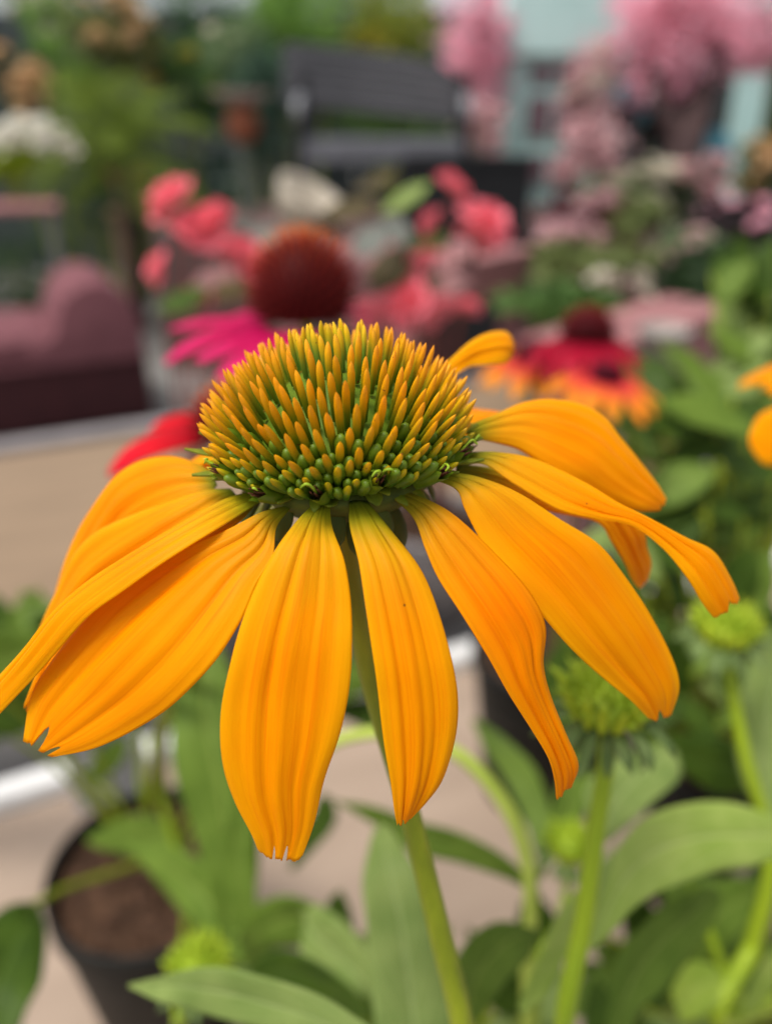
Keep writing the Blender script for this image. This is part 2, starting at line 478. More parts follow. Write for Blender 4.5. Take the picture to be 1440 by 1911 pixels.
def into(o, parent):
    """parent a mesh built in world space to an Empty without moving it"""
    o.parent = parent; o.matrix_parent_inverse = Matrix.Translation(-parent.location) if parent.rotation_euler.z == 0 else parent.matrix_world.inverted()
    return o


def pblade(name, st, ds, m, parent, tilt=0.0, th=0.00035, **kw):
    """blade from stations (Lx, Ly, Rx, Ry) in photo position and depths ds along it; tilt = depth slope across"""
    n = len(st); dd = np.interp(np.linspace(0, 1, n), np.linspace(0, 1, len(ds)), ds)
    L, Rr = [], []
    for (lx, ly, rx, ry), d in zip(st, dd):
        w = math.hypot(rx - lx, ry - ly) * d / FPX
        L.append(at(lx, ly, d - tilt * w / 2)); Rr.append(at(rx, ry, d + tilt * w / 2))
    o = into(link(name, blade_mesh(name, L, Rr, **kw), m), parent)
    return solid(o, th)


def ridge_fn(seed, amp=0.00028):
    rs = random.Random(seed); c1, c2 = rs.uniform(0.27, 0.36), rs.uniform(0.6, 0.7)
    def f(u, t):
        g = lambda c, w: math.exp(-((u - c) / w) ** 2)
        return amp * (-1.5 * g(c1, 0.05) - 1.5 * g(c2, 0.05) + 0.45 * math.sin(u * 29 + seed) * min(1, t * 2) + 0.5 * g(0.48, 0.05))
    return f

TOCAM = Vector((0, -0.6, 0.8))
PETALS = [
 # front left of centre
 dict(st=[(592,938,614,936),(556,972,619,985),(511,1035,640,1045),(466,1130,655,1130),(433,1225,658,1190),(414,1320,650,1275),(418,1420,632,1370),(438,1497,604,1458),(472,1560,585,1535),(487,1596,560,1606)],
      ds=[.1053,.0995,.0975,.0985,.1005,.103], tilt=0.0, teeth=[(.0,.16,.05),(.34,.05,.065),(.60,.06,.075),(1.0,.12,.012)], bulge=.05, nu=44),
 # front right of centre
 dict(st=[(652,938,684,938),(653,985,728,990),(670,1055,782,1062),(684,1140,818,1145),(696,1230,841,1225),(707,1310,851,1300),(718,1385,847,1375),(728,1450,826,1450),(735,1505,795,1495),(741,1540,766,1524)],
      ds=[.1053,.100,.098,.099,.101,.1035], tilt=0.15, teeth=[(.1,.1,.02),(.35,.12,.035),(.75,.1,.02)], bulge=.10, nu=30),
 # right, deep orange, with a lobe
 dict(st=[(722,922,742,916),(770,968,805,938),(792,1030,862,975),(815,1088,930,1042),(862,1162,985,1108),(905,1228,1015,1170),(944,1296,1014,1240),(984,1360,1030,1305),(1016,1412,1056,1372),(1030,1452,1077,1425),(1036,1490,1066,1462)],
      ds=[.1085,.105,.1035,.1045,.1075,.111], tilt=0.45, teeth=[(.5,.3,.025)], bulge=.10, nu=26, curlL=0.10),
 # right, broad, in front
 dict(st=[(792,890,815,880),(848,912,890,892),(868,948,965,922),(905,1018,1040,968),(950,1085,1112,1013),(1012,1152,1160,1070),(1070,1215,1212,1143),(1125,1268,1246,1212),(1178,1310,1263,1278),(1214,1346,1250,1333)],
      ds=[.1096,.108,.1085,.1105,.1145,.1185], tilt=0.45, teeth=[(.0,.2,.02),(.45,.12,.06)], bulge=.07, nu=28),
 # right, long, reaching out
 dict(st=[(866,868,866,846),(905,868,930,846),(960,905,1000,860),(1040,952,1085,900),(1111,968,1150,940),(1178,980,1208,968),(1236,1022,1275,1004),(1281,1078,1327,1030),(1308,1122,1362,1082),(1330,1152,1378,1118)],
      ds=[.115,.1135,.113,.1135,.115,.1175], tilt=0.6, teeth=[(.55,.16,.05)], bulge=.12, nu=22),
 # right, upper, broad
 dict(st=[(872,822,868,800),(905,820,915,778),(965,832,985,750),(1020,864,1060,752),(1075,895,1118,775),(1120,917,1160,826),(1158,935,1192,866),(1198,951,1222,902),(1228,952,1241,932)],
      ds=[.119,.1215,.123,.1245,.1265,.129], tilt=0.7, bulge=.12, nu=24, curlL=-0.1),
 # right, low, mostly behind the long one
 dict(st=[(850,882,850,866),(930,905,950,880),(1010,950,1060,905),(1112,972,1150,940),(1140,1010,1196,985),(1165,1050,1204,1020),(1178,1080,1214,1050),(1190,1098,1206,1082)],
      ds=[.1165,.119,.122,.126,.130,.1334], tilt=0.5, bulge=.08, teeth=[(.6,.2,.05)], nu=18),
 # back right, curling up beside the cone
 dict(st=[(735,805,735,790),(790,745,780,730),(850,700,845,668),(880,684,880,638),(912,682,916,620),(938,680,944,619),(952,668,957,640)],
      ds=[.128,.132,.136,.140,.143,.1452], tilt=0.8, bulge=.1, nu=16),
 # left front, broad
 dict(st=[(535,946,543,948),(490,957,516,985),(430,988,510,1040),(345,1022,477,1095),(255,1076,447,1165),(188,1124,406,1235),(140,1176,345,1294),(96,1237,275,1345),(62,1300,185,1394),(46,1382,100,1412)],
      ds=[.1075,.105,.1035,.1035,.1055,.108], tilt=-0.3, teeth=[(.42,.12,.09),(.78,.08,.05)], bulge=.05, nu=34),
 # left, narrow, seen along its edge and leaving the frame
 dict(st=[(484,918,496,930),(425,932,442,965),(345,975,392,997),(250,1030,310,1050),(165,1086,232,1105),(98,1146,166,1152),(48,1208,104,1218),(5,1258,52,1277),(-40,1305,-8,1342)],
      ds=[.1105,.106,.1035,.1035,.1055,.109], tilt=-0.75, bulge=.16, nu=16),
 # left, between
 dict(st=[(470,932,482,938),(400,965,440,980),(300,1022,350,1040),(205,1090,262,1100),(125,1168,192,1152),(78,1240,140,1212),(46,1318,62,1338)],
      ds=[.1115,.1085,.1075,.108,.110,.1125], tilt=-0.4, bulge=.06, nu=16),
 # left, second from the top
 dict(st=[(430,914,440,926),(380,917,420,942),(318,936,388,978),(240,966,330,1025),(175,1000,262,1075),(130,1045,195,1125),(98,1118,138,1180),(70,1188,92,1214)],
      ds=[.1165,.115,.115,.117,.1205,.125], tilt=-0.6, bulge=.10, nu=22),
 # left, top
 dict(st=[(402,892,406,906),(374,870,390,920),(325,853,350,938),(268,860,300,962),(222,888,262,985),(185,932,235,1010),(150,985,205,1062),(122,1050,175,1100),(104,1110,148,1125)],
      ds=[.119,.1205,.1225,.1245,.128,.132], tilt=-0.7, bulge=.10, nu=24),
]
for k, P in enumerate(PETALS):
    kw = {q: v for q, v in P.items() if q not in ('st', 'ds', 'tilt')}
    kw.setdefault('teeth', [(.3, .1, .03), (.65, .1, .03)])
    po = pblade('petal', P['st'], P['ds'], YEL, hero, tilt=P['tilt'], th=0.00022, nv=70, wave=0.045, jag=0.006, seed=k + 3, ridges=ridge_fn(k), toward=TOCAM, **kw)
    g_ = [1.02, 0.98, 0.84, 1.0, 0.97, 0.96, 0.98, 1.12, 0.98, 1.10, 1.0, 0.98, 0.95][k]; po.color = (1, g_, 1, 1)


def radial_petal(center, axisM, az, r0, z0, length, width, a0, a1, seed, tip=0.75, **kw):
    """petal leaving a ring at azimuth az and drooping from angle a0 to a1 (degrees from horizontal)"""
    n = 9; r, z = r0, z0; L, Rr = [], []
    rad = Vector((math.sin(az), -math.cos(az), 0)); tan = Vector((math.cos(az), math.sin(az), 0))
    for i in range(n + 1):
        s = i / n
        w = width * (0.18 + 0.82 * math.sin(math.pi * min(1, (s + 0.03) ** 0.8 * 0.86)) ** 0.9) * (1 - tip * max(0, s - 0.8) / 0.2)
        c = rad * r + Vector((0, 0, z))
        L.append(center + axisM @ (c - tan * w / 2)); Rr.append(center + axisM @ (c + tan * w / 2))
        ang = math.radians(a0 + (a1 - a0) * s); r += math.cos(ang) * length / n; z += math.sin(ang) * length / n
    return blade_mesh('petal', L, Rr, seed=seed, toward=axisM @ (rad * 0.3 + Vector((0, 0, 1))), bulge=0.12, wave=0.03, **kw)

I3 = Matrix.Identity(3)
for k, (az, a0, a1, ln) in enumerate([(-150, -12, -55, .044), (-126, -16, -62, .036), (178, -10, -55, .045), (127, 8, -50, .040)]):
    o = into(link('petal', radial_petal(OC, I3, math.radians(az), 0.0135, -0.0055, ln, 0.015, a0, a1, k + 50, ridges=ridge_fn(k + 50), nu=16, nv=40, teeth=[(.35, .1, .05), (.65, .1, .05)]), YEL), hero)
    solid(o, 0.0003)

# stem of the hero
_s = [at(646, 985, 0.118), at(655, 1080, 0.121), at(690, 1260, 0.126), at(765, 1520, 0.133), at(820, 1740, 0.138), at(862, 1915, 0.143)]
into(tube('stem', _s + [Vector((0.0172, 0.0845, 1.17)), Vector((0.0215, 0.081, 1.12)), Vector((0.026, 0.078, 1.04)), Vector((0.029, 0.076, 0.96)), Vector((HPOT[0], HPOT[1], SZ))], [.0019, .0018, .0018, .0021, .0024, .0026, .003, .0034], G_STEM, None, seg=20, n=90), hero)

# receptacle under the petals
RECM = mat('receptacle_green', C(0.10, 0.12, 0.010), C(0.05, 0.065, 0.007), 0.6, 400)
into(lathe('receptacle', [(0.0001, -0.004), (0.0115, -0.0042), (0.0143, -0.0056), (0.0136, -0.0074), (0.0100, -0.0105), (0.005, -0.0135), (0.0024, -0.0165), (0.0015, -0.0172)], RECM, None, 36, OC), hero)
for k in range(22):
    az = 2 * math.pi * k / 22 + R.uniform(-.08, .08); low = k % 2
    me = radial_petal(OC, I3, az, 0.0115 - 0.002 * low, -0.0072 - 0.002 * low, R.uniform(.0055, .008), 0.0036, R.uniform(-60, -35), R.uniform(-95, -70), 90 + k, nu=6, nv=12)
    me.materials.append(BRACT); o = into(link('sepal', me), hero); solid(o, 0.0003)

# cone
cone = into(link('cone', lathe('cone_core', [(0.0001, 0.0100), (0.003, 0.0094), (0.006, 0.0077), (0.009, 0.0052), (0.0113, 0.0022), (0.0129, -0.0008), (0.0133, -0.0038), (0.0124, -0.0060), (0.0001, -0.0062)],
     mat('cone_core_green', C(0.13, 0.20, 0.010), C(0.08, 0.14, 0.006), 0.6, 300), None, 36).data), hero)
for o in [o for o in COL.objects if o.name.startswith('cone_core')]: bpy.data.objects.remove(o)
cone.matrix_parent_inverse = Matrix.Identity(4)
cone.location = OC - hero.location
cone.rotation_euler = (math.radians(-4.0), math.radians(-4.0), 0)


def spike_mat():
    m, nt, p = base_mat('spike')
    tc = N(nt, 'ShaderNodeTexCoord'); sp = N(nt, 'ShaderNodeSeparateXYZ'); nt.links.new(tc.outputs['Object'], sp.inputs[0])
    z = mth(nt, 'DIVIDE', sp.outputs[2], 0.0085)
    oi = N(nt, 'ShaderNodeObjectInfo')
    z = mth(nt, 'ADD', mth(nt, 'SUBTRACT', z, mth(nt, 'SUBTRACT', 1.0, oi.outputs['Alpha'])), mth(nt, 'MULTIPLY', mth(nt, 'SUBTRACT', oi.outputs['Random'], 0.5), 0.12))
    col = ramp(nt, z, [(0.10, C(0.10, 0.17, 0.006)), (0.38, C(0.24, 0.26, 0.008)), (0.60, C(0.60, 0.35, 0.004)), (0.82, C(0.90, 0.40, 0.001)), (0.97, C(0.90, 0.345, 0.001))])
    col = mixc(nt, 1.0, col, oi.outputs['Color'], 'MULTIPLY')
    nz = N(nt, 'ShaderNodeTexNoise', noise_dimensions='4D'); nz.inputs['Scale'].default_value = 900
    nt.links.new(tc.outputs['Object'], nz.inputs['Vector']); nt.links.new(mth(nt, 'MULTIPLY', oi.outputs['Random'], 90.0), nz.inputs['W'])
    sp2 = ramp(nt, nz.outputs['Fac'], [(0.70, (0, 0, 0, 1)), (0.745, (1, 1, 1, 1))])
    col = mixc(nt, mth(nt, 'MULTIPLY', sp2, 0.75), col, C(0.20, 0.035, 0.008))
    nt.links.new(col, p.inputs['Base Color']); p.inputs['Roughness'].default_value = 0.38; p.inputs['Specular IOR Level'].default_value = 0.4
    add_trans(nt, p, col, 0.18)
    return m

SPIKE = spike_mat()


def spike_mesh(seed, L=0.0085, w=0.00052):
    rs = random.Random(seed); seg = 8
    prof = [(0.0, .85), (.30, .92), (.55, 1.0), (.76, .98), (.89, .72), (.955, .42), (1.0, .04)]
    bx, by = rs.uniform(-.0004, .0004), rs.uniform(-.0002, .0007)
    vs, fs = [], []
    for t, r in prof:
        for k in range(seg):
            a = 2 * math.pi * k / seg
            fl = 0.72 if math.sin(a) > 0 else 1.0
            vs.append((w * r * math.cos(a) * 1.08 + bx * t * t, w * r * math.sin(a) * fl + by * t * t, L * t))
    for i in range(len(prof) - 1):
        for k in range(seg):
            a, b = i * seg + k, i * seg + (k + 1) % seg; fs.append((a, b, b + seg, a + seg))
    me = mesh_from('spike', vs, fs); me.materials.append(SPIKE); return me

SM = [spike_mesh(i) for i in range(12)]
FLM = mat('floret_green', C(0.13, 0.20, 0.008), C(0.08, 0.135, 0.005), 0.42, 500, spec=0.3)


def floret_mesh(seed):
    seg = 10; prof = [(0, .8), (.35, .95), (.65, 1.0), (.82, .86), (.94, .52), (1.0, .12), (.985, .02)]
    L, w = 0.0046, 0.00092
    vs, fs = [], []
    for t, r in prof:
        for k in range(seg):
            a = 2 * math.pi * k / seg; rr = w * r * (1 + 0.06 * math.cos(5 * a) * t)
            vs.append((rr * math.cos(a), rr * math.sin(a), L * t))
    for i in range(len(prof) - 1):
        for k in range(seg):
            a, b = i * seg + k, i * seg + (k + 1) % seg; fs.append((a, b, b + seg, a + seg))
    fs.append(tuple((len(prof) - 1) * seg + k for k in range(seg)))
    me = mesh_from('disc_floret', vs, fs); me.materials.append(FLM); return me

FM = [floret_mesh(0)]
GA = math.pi * (3 - math.sqrt(5))
NS = 384
slots = []
for i in range(NS):
    u = (i + 0.5) / NS
    th = math.acos(1 - u * (1 - math.cos(math.radians(102)))) * (0.88 + 0.12 * u)
    az = i * GA
    slots.append((th, az))


def cone_frame(th, az, jit=0.032, rs=R):
    """foot, orientation and length of the spike whose tip sits at polar angle th on the cone's outer dome"""
    q = min(1.0, th / math.radians(60)); q = q * q * (3 - 2 * q)
    ln = 0.0054 + 0.0032 * q - 0.0016 * max(0.0, (th - math.radians(80)) / math.radians(22))
    psi = th * 0.60 + rs.uniform(-jit, jit); az2 = az + rs.uniform(-jit, jit) * 0.8
    tip = Vector((0.0209 * math.sin(th) * math.cos(az), 0.0209 * math.sin(th) * math.sin(az), 0.0008 + 0.0146 * (math.cos(th) if th > 1.5 else math.cos(th) ** 1.22)))
    d = Vector((math.sin(psi) * math.cos(az2), math.sin(psi) * math.sin(az2), math.cos(psi)))
    y = Vector((0, 0, 1)) - d * d.z
    y = y.normalized() if y.length > 1e-6 else Vector((0, 1, 0))
    x = y.cross(d).normalized()
    return tip - d * ln, Matrix((x, y, d)).transposed(), ln

order = sorted(range(NS), key=lambda i: math.sin(slots[i][0]) * math.sin(slots[i][1]) - 0.25 * math.cos(slots[i][0]))
front = set(order[:296])
back_v, back_f = [], []
for i, (th, az) in enumerate(slots):
    base, M3, ln = cone_frame(th, az)
    q = min(1.0, th / math.radians(62)); ln = ln / 0.0085 * R.uniform(0.93, 1.05)
    if th > math.radians(80): ln *= R.uniform(0.66, 0.95)
    if R.random() < .04: ln *= .8
    ws = 0.80 + 0.22 * q
    me = SM[R.randrange(12)]
    if i in front:
        o = bpy.data.objects.new('spike', me); COL.objects.link(o); o.parent = cone
        M = Matrix.Translation(base) @ M3.to_4x4() @ Matrix.Diagonal((ws, ws, ln, 1))
        o.matrix_local = M
        ap = max(0, 1 - th / math.radians(26))            # young yellow-green tips round the top
        lo = max(0, (th - math.radians(82)) / math.radians(22))
        g = R.uniform(0.88, 1.10)
        o.color = (g * (1 - 0.10 * ap - 0.30 * lo), g * R.uniform(.94, 1.06) * (1 + 0.55 * ap + 0.18 * lo), 1 + 6 * ap, 1 - 0.26 * min(1.0, max(0.0, (th - math.radians(52)) / math.radians(42))))
    else:
        b = len(back_v); M = Matrix.Translation(base) @ M3.to_4x4() @ Matrix.Diagonal((ws, ws, ln, 1))
        back_v += [M @ v.co for v in me.vertices]; back_f += [tuple(b + k for k in p.vertices) for p in me.polygons]
bmsh = mesh_from('rear_spikes', back_v, back_f); bmsh.materials.append(mat('rear_spike_orange', C(0.72, 0.29, 0.010), C(0.45, 0.26, 0.010), 0.4, 900))
rs_ = link('rear_spikes', bmsh, None, cone); rs_['kind'] = 'stuff'
for i in range(NS - 190, NS):                        # green florets between the lower spikes
    th, az = slots[i]; th2, az2_ = slots[max(0, i - 21)]; dz_ = (az2_ - az + math.pi) % (2 * math.pi) - math.pi; az += dz_ * .5; th = (th + th2) * .5
    if math.sin(az) > 0.45: continue
    base, M3, _ = cone_frame(th, az, 0.04)
    o = bpy.data.objects.new('disc_floret', FM[0]); COL.objects.link(o); o.parent = cone
    s = R.uniform(0.85, 1.15); q = (th - 1.0) / 1.0
    o.matrix_local = Matrix.Translation(base) @ M3.to_4x4() @ Matrix.Diagonal((s * .95, s * .95, s * R.uniform(.85, 1.1), 1))

# open florets with brown anthers and curled stigmas round the foot of the cone
ANTH = mat('anther_brown', C(0.10, 0.03, 0.012), C(0.04, 0.012, 0.006), 0.6, 900)
STIG = mat('stigma_green', C(0.34, 0.46, 0.03), C(0.22, 0.34, 0.02), 0.4, 900)
for k, azd in enumerate((-34, -8, 17, 48, 66, -60, 82)):
    az = math.radians(-90 + azd) + 0.03
    th = math.radians(103 - (k % 3) * 4)
    base, M3, _ = cone_frame(th, az, 0.03)
    seg = 5; vs, fs = [], []
    M = Matrix.Translation(base) @ M3.to_4x4()
    t = link('open_floret', mesh_from('open_floret', [M @ Vector((0.0010 * math.cos(a) * (1 + .25 * s), 0.0010 * math.sin(a) * (1 + .25 * s), 0.0046 * s + (0.0013 if (j % 2 and s == 1) else 0)))
             for s in (0, .5, 1) for j, a in enumerate([2 * math.pi * j / 10 for j in range(10)])],
             [(i * 10 + j, i * 10 + (j + 1) % 10, (i + 1) * 10 + (j + 1) % 10, (i + 1) * 10 + j) for i in range(2) for j in range(10)]), FLM, cone)
    for a in range(5):
        an = a * 1.256; pp = [M @ Vector((.0005 * math.cos(an), .0005 * math.sin(an), z)) for z in (.002, .004, .0062)]
        into(tube('anther', pp, [.00018, .00022, .00008], ANTH, None, 5, 4), cone).matrix_parent_inverse = Matrix.Identity(4)
    for sgn in ((-1, 1) if k == 2 else (1 - 2 * (k % 2),)):
        j_ = [Vector((R.uniform(-.0003, .0003), R.uniform(-.0003, .0003), R.uniform(-.0004, .0004))) for _ in range(5)]
        pp = [M @ (Vector(v) + w_) for v, w_ in zip(((0, 0, .003), (sgn * .0002, .0003, .0052), (sgn * .0005, .0006, .0066), (sgn * .0010, .0005, .0070), (sgn * .0013, .0002, .0066)), j_)]
        into(tube('stigma', pp, [.00016, .00017, .00018, .00018, .0001], STIG, None, 6, 12), cone).matrix_parent_inverse = Matrix.Identity(4)
# pointed green chaff leaves where petals join (left and right of the cone)
for k, (azd, ln, w, a0, a1) in enumerate(((-84, .011, .0018, 4, 16), (-72, .010, .0018, -8, 4), (-96, .010, .0016, 12, 20), (86, .010, .0016, 14, 24), (76, .010, .0018, 2, 14), (98, .010, .0016, 18, 26), (22, .0042, .0022, -14, -30), (-28, .004, .002, -12, -25), (60, .008, .0018, 6, 12), (-60, .008, .0018, -2, 6))):
    me = radial_petal(OC, I3, math.radians(azd), 0.0115, -0.0042, ln, w, a0, a1, 300 + k, nu=6, nv=16)
    me.materials.append(mat('chaff_green', C(0.24, 0.26, 0.015), C(0.13, 0.17, 0.010), 0.45, 500, trans=0.2)); solid(into(link('chaff', me), hero), 0.0003)

for k in range(30):
    az = 2 * math.pi * k / 30 + R.uniform(-.08, .08)
    me = radial_petal(OC, I3, az, 0.0112, -0.0046 - R.uniform(0, .0012), R.uniform(.0035, .0055), R.uniform(.0014, .0022), R.uniform(-25, 15), R.uniform(-40, 25), 400 + k, nu=4, nv=8)
    me.materials.append(MATS['chaff_green']); solid(into(link('chaff', me), hero), 0.0003)

# ------------------------------------------------------------------ other coneflowers
def cone_mat(name, top, side):
    m, nt, p = base_mat(name)
    uv = N(nt, 'ShaderNodeUVMap'); uv.uv_map = 'UVMap'; sp = N(nt, 'ShaderNodeSeparateXYZ'); nt.links.new(uv.outputs[0], sp.inputs[0])
    col = ramp(nt, sp.outputs[1], [(0.0, side[0]), (0.5, side[1]), (0.85, top)])
    nt.links.new(col, p.inputs['Base Color']); p.inputs['Roughness'].default_value = 0.6; p.inputs['Specular IOR Level'].default_value = 0.08
    MATS[name] = m; return m


def flower_head(parent, c, tilt, r, h, pm, cm, n_pet, plen, pwid, a0, a1, seed, azs=None, ns=200, zf=.28):
    """cone with spikes (one mesh) and separate petals"""
    rs = random.Random(seed)
    M = Matrix.Rotation(tilt[0], 3, 'X') @ Matrix.Rotation(tilt[1], 3, 'Y')
    vs, fs, uvs = [], [], []
    seg, rings = 20, 8
    for i in range(rings + 1):
        th = math.radians(110) * i / rings
        for k in range(seg):
            a = 2 * math.pi * k / seg
            vs.append(c + M @ Vector((r * .8 * math.sin(th) * math.cos(a), r * .8 * math.sin(th) * math.sin(a), h * .8 * math.cos(th)))); uvs.append((0, 0.0))
    for i in range(rings):
        for k in range(seg):
            a, b = i * seg + k, i * seg + (k + 1) % seg; fs.append((a, b, b + seg, a + seg))
    for i in range(ns):
        u = (i + .5) / ns; th = math.acos(1 - u * (1 - math.cos(math.radians(112)))); az = i * GA
        b = Vector((r * .75 * math.sin(th) * math.cos(az), r * .75 * math.sin(th) * math.sin(az), h * .75 * math.cos(th)))
        psi = th * .8; d = Vector((math.sin(psi) * math.cos(az), math.sin(psi) * math.sin(az), math.cos(psi)))
        x = d.orthogonal().normalized(); y = d.cross(x); w = r * .055; L = r * .42
        o = len(vs); hh = 0.25 + 0.75 * (1 - u)
        for k in range(4):
            a = k * math.pi / 2; vs.append(c + M @ (b + (x * math.cos(a) + y * math.sin(a)) * w)); uvs.append((0, 0.15 * hh))
        vs.append(c + M @ (b + d * L)); uvs.append((0, hh))
        fs += [(o + k, o + (k + 1) % 4, o + 4) for k in range(4)]
    co = into(link('cone', mesh_from('cone', vs, fs, True, uvs), cm), parent)
    for k in range(n_pet):
        az = 2 * math.pi * (k + rs.uniform(-.2, .2)) / n_pet if azs is None else math.radians(azs[k])
        me = radial_petal(c, M, az, r * .75, -h * zf, plen * rs.uniform(.88, 1.08), pwid * rs.uniform(.85, 1.1), a0 + rs.uniform(-8, 8), a1 + rs.uniform(-12, 12), seed * 31 + k, tip=.35, nu=10, nv=20, teeth=[(.35, .1, .05), (.65, .1, .05)])
        solid(into(link('petal', me, pm), parent), 0.0003)
    return co

CMAG = cone_mat('red_brown_cone', C(0.62, 0.13, 0.006), (C(0.050, 0.003, 0.003), C(0.15, 0.009, 0.006)))
CRED = cone_mat('dark_red_cone', C(0.16, 0.012, 0.01), (C(0.05, 0.004, 0.006), C(0.10, 0.006, 0.008)))
CMAR = cone_mat('maroon_cone', C(0.14, 0.01, 0.02), (C(0.05, 0.004, 0.01), C(0.10, 0.006, 0.014)))


def coneflower(name, label, px, py, d, r, h, pm, cm, n_pet, plen, pwid, a0, a1, base, seed, tilt=(0, 0), azs=None, via=None, srad=.0022, zf=.28):
    c = at(px, py, d)
    t = empty(name, (base[0], base[1], SZ)); tag(t, label, 'coneflower')
    bpy.context.view_layer.update()
    flower_head(t, c, tilt, r, h, pm, cm, n_pet, plen, pwid, a0, a1, seed, azs, zf=zf)
    mid = [c - Vector((0, 0, h * .3)), c - Vector((0, 0, .05))] + (via or [])
    into(tube('stem', mid + [Vector((base[0], base[1], SZ))], [srad * .8, srad, srad * 1.2], G_STEM, None, 10, 40), t)
    return t

coneflower('magenta_coneflower', 'blurred magenta coneflower with tall red brown cone behind the yellow cone', 567, 553, .285, .0202, .0238, PINK, CMAG, 13, .036, .0135, -2, -26, (POT1[0] + .03, POT1[1] - .01), 5, via=[at(400, 1180, .33), at(300, 1420, .44)], zf=.42, azs=[-96, -80, -64, -114, -46, -134, -28, -154, -10, 172, 8, 150, 24])
coneflower('red_coneflower', 'blurred red coneflower mostly hidden behind the left of the yellow cone', 455, 790, .25, .0165, .012, RED, CMAG, 7, .031, .020, 6, -40, (POT1[0] - .01, POT1[1] + .02), 6, azs=[-74, -118, -160, 160, 120, 80, 40], via=[at(330, 1250, .33), at(285, 1450, .44)])
coneflower('crimson_coneflower', 'dark red coneflower with crimson petals, topmost of the blurred trio at right', 1096, 618, .425, .0145, .013, CRIMSON, CRED, 14, .027, .0105, -22, -55, (POT_D[0], POT_D[1] - .02), 8, via=[Vector((.15, .57, 1.05))])
coneflower('orange_coneflower', 'orange and red coneflower with maroon centre just below the crimson coneflower', 1130, 702, .40, .0085, .007, SUNSET, CMAR, 13, .027, .0095, -4, -48, (POT_D[0] + .03, POT_D[1]), 9, tilt=(.12, .1), via=[Vector((.17, .57, 1.05))])
coneflower('orange_coneflower', 'orange coneflower with dark centre left of the crimson coneflower', 995, 664, .46, .0110, .009, SUNSET, CMAR, 13, .029, .010, -4, -48, (POT_D[0] - .03, POT_D[1]), 10, tilt=(.12, -.1), via=[Vector((.12, .58, 1.05))])
coneflower('yellow_coneflower', 'blurred yellow coneflower cut off by the right edge of the photo', 1712, 672, .235, .017, .014, YEL, CMAG, 11, .036, .019, 6, -32, (POT_B[0] + .02, POT_B[1] - .02), 11, azs=[-82, -40, -115, -150, 175, 140, 105, 70, 35, 5, -24], via=[Vector((.24, .27, 1.1))])

pblade('petal', [(1600,770,1600,735),(1540,815,1530,738),(1480,862,1470,752),(1430,868,1420,772),(1405,842,1402,800),(1398,826,1398,815)], [.232,.224,.217,.214,.213], YEL, [o for o in COL.objects if o.name.startswith('yellow_coneflower')][1], tilt=.4, th=.0003, nu=12, nv=24, bulge=.1, seed=77, toward=TOCAM)
# ------------------------------------------------------------------ green buds on stalks
def bud_head(parent, c, r, h, seed, bracts=26):
    rs = random.Random(seed)
    vs, fs = [], []
    seg, rings = 20, 8
    for i in range(rings + 1):
        th = math.radians(125) * i / rings
        for k in range(seg):
            a = 2 * math.pi * k / seg; vs.append(c + Vector((r * .9 * math.sin(th) * math.cos(a), r * .9 * math.sin(th) * math.sin(a), h * .9 * math.cos(th))))
    for i in range(rings):
        for k in range(seg):
            a, b = i * seg + k, i * seg + (k + 1) % seg; fs.append((a, b, b + seg, a + seg))
    ns = 58
    for i in range(ns):
        u = (i + .5) / ns; th = math.acos(1 - u); az = i * GA
        b = c + Vector((r * .85 * math.sin(th) * math.cos(az), r * .85 * math.sin(th) * math.sin(az), h * .85 * math.cos(th)))
        psi = th * .62 + rs.uniform(-.15, .15); d = Vector((math.sin(psi) * math.cos(az), math.sin(psi) * math.sin(az), math.cos(psi)))
        x = d.orthogonal().normalized(); y = d.cross(x); w = r * .085; L = r * rs.uniform(.55, .95)
        o = len(vs)
        for q, ww in ((0, w), (.6, w * .9)):
            for k in range(4):
                a = k * math.pi / 2; vs.append(b + d * L * q + (x * math.cos(a) + y * math.sin(a)) * ww)
        vs.append(b + d * L)
        fs += [(o + k, o + (k + 1) % 4, o + 4 + (k + 1) % 4, o + 4 + k) for k in range(4)] + [(o + 4 + k, o + 4 + (k + 1) % 4, o + 8) for k in range(4)]
    into(link('bud', mesh_from('bud', vs, fs), BUDG), parent)
    # short upright young ray petals and bracts
    for k in range(17):
        az = 2 * math.pi * k / 17 + rs.uniform(-.06, .06)
        me = radial_petal(c, I3, az, r * .92, -h * .5, r * rs.uniform(.85, 1.2), r * .25, rs.uniform(62, 85), rs.uniform(70, 100), seed * 13 + k, nu=4, nv=8); me.materials.append(YOUNG)
        solid(into(link('young_petal', me), parent), .0003)
    for k in range(bracts):
        az = 2 * math.pi * k / bracts + rs.uniform(-.1, .1)
        me = radial_petal(c, I3, az, r * (.85 - .25 * (k % 2)), -h * (.45 + .25 * (k % 2)), r * rs.uniform(.7, 1.25), r * .30, rs.uniform(-30, 25), rs.uniform(-110, -30), seed * 17 + k, nu=4, nv=8); me.materials.append(BRACT2)
        solid(into(link('bract', me), parent), .0003)


def plant(name, label, cat, base, z=SZ):
    t = empty(name, (base[0], base[1], z)); tag(t, label, cat); bpy.context.view_layer.update(); return t


def leaf(parent, st, ds, m, tilt=0.0, bulge=0.05, fold=0.16, seed=0, wave=0.07):
    return pblade('leaf', st, ds, m, parent, tilt=tilt, th=0.0004, nu=14, nv=48, bulge=bulge, fold=fold, wave=wave, seed=seed, toward=TOCAM)

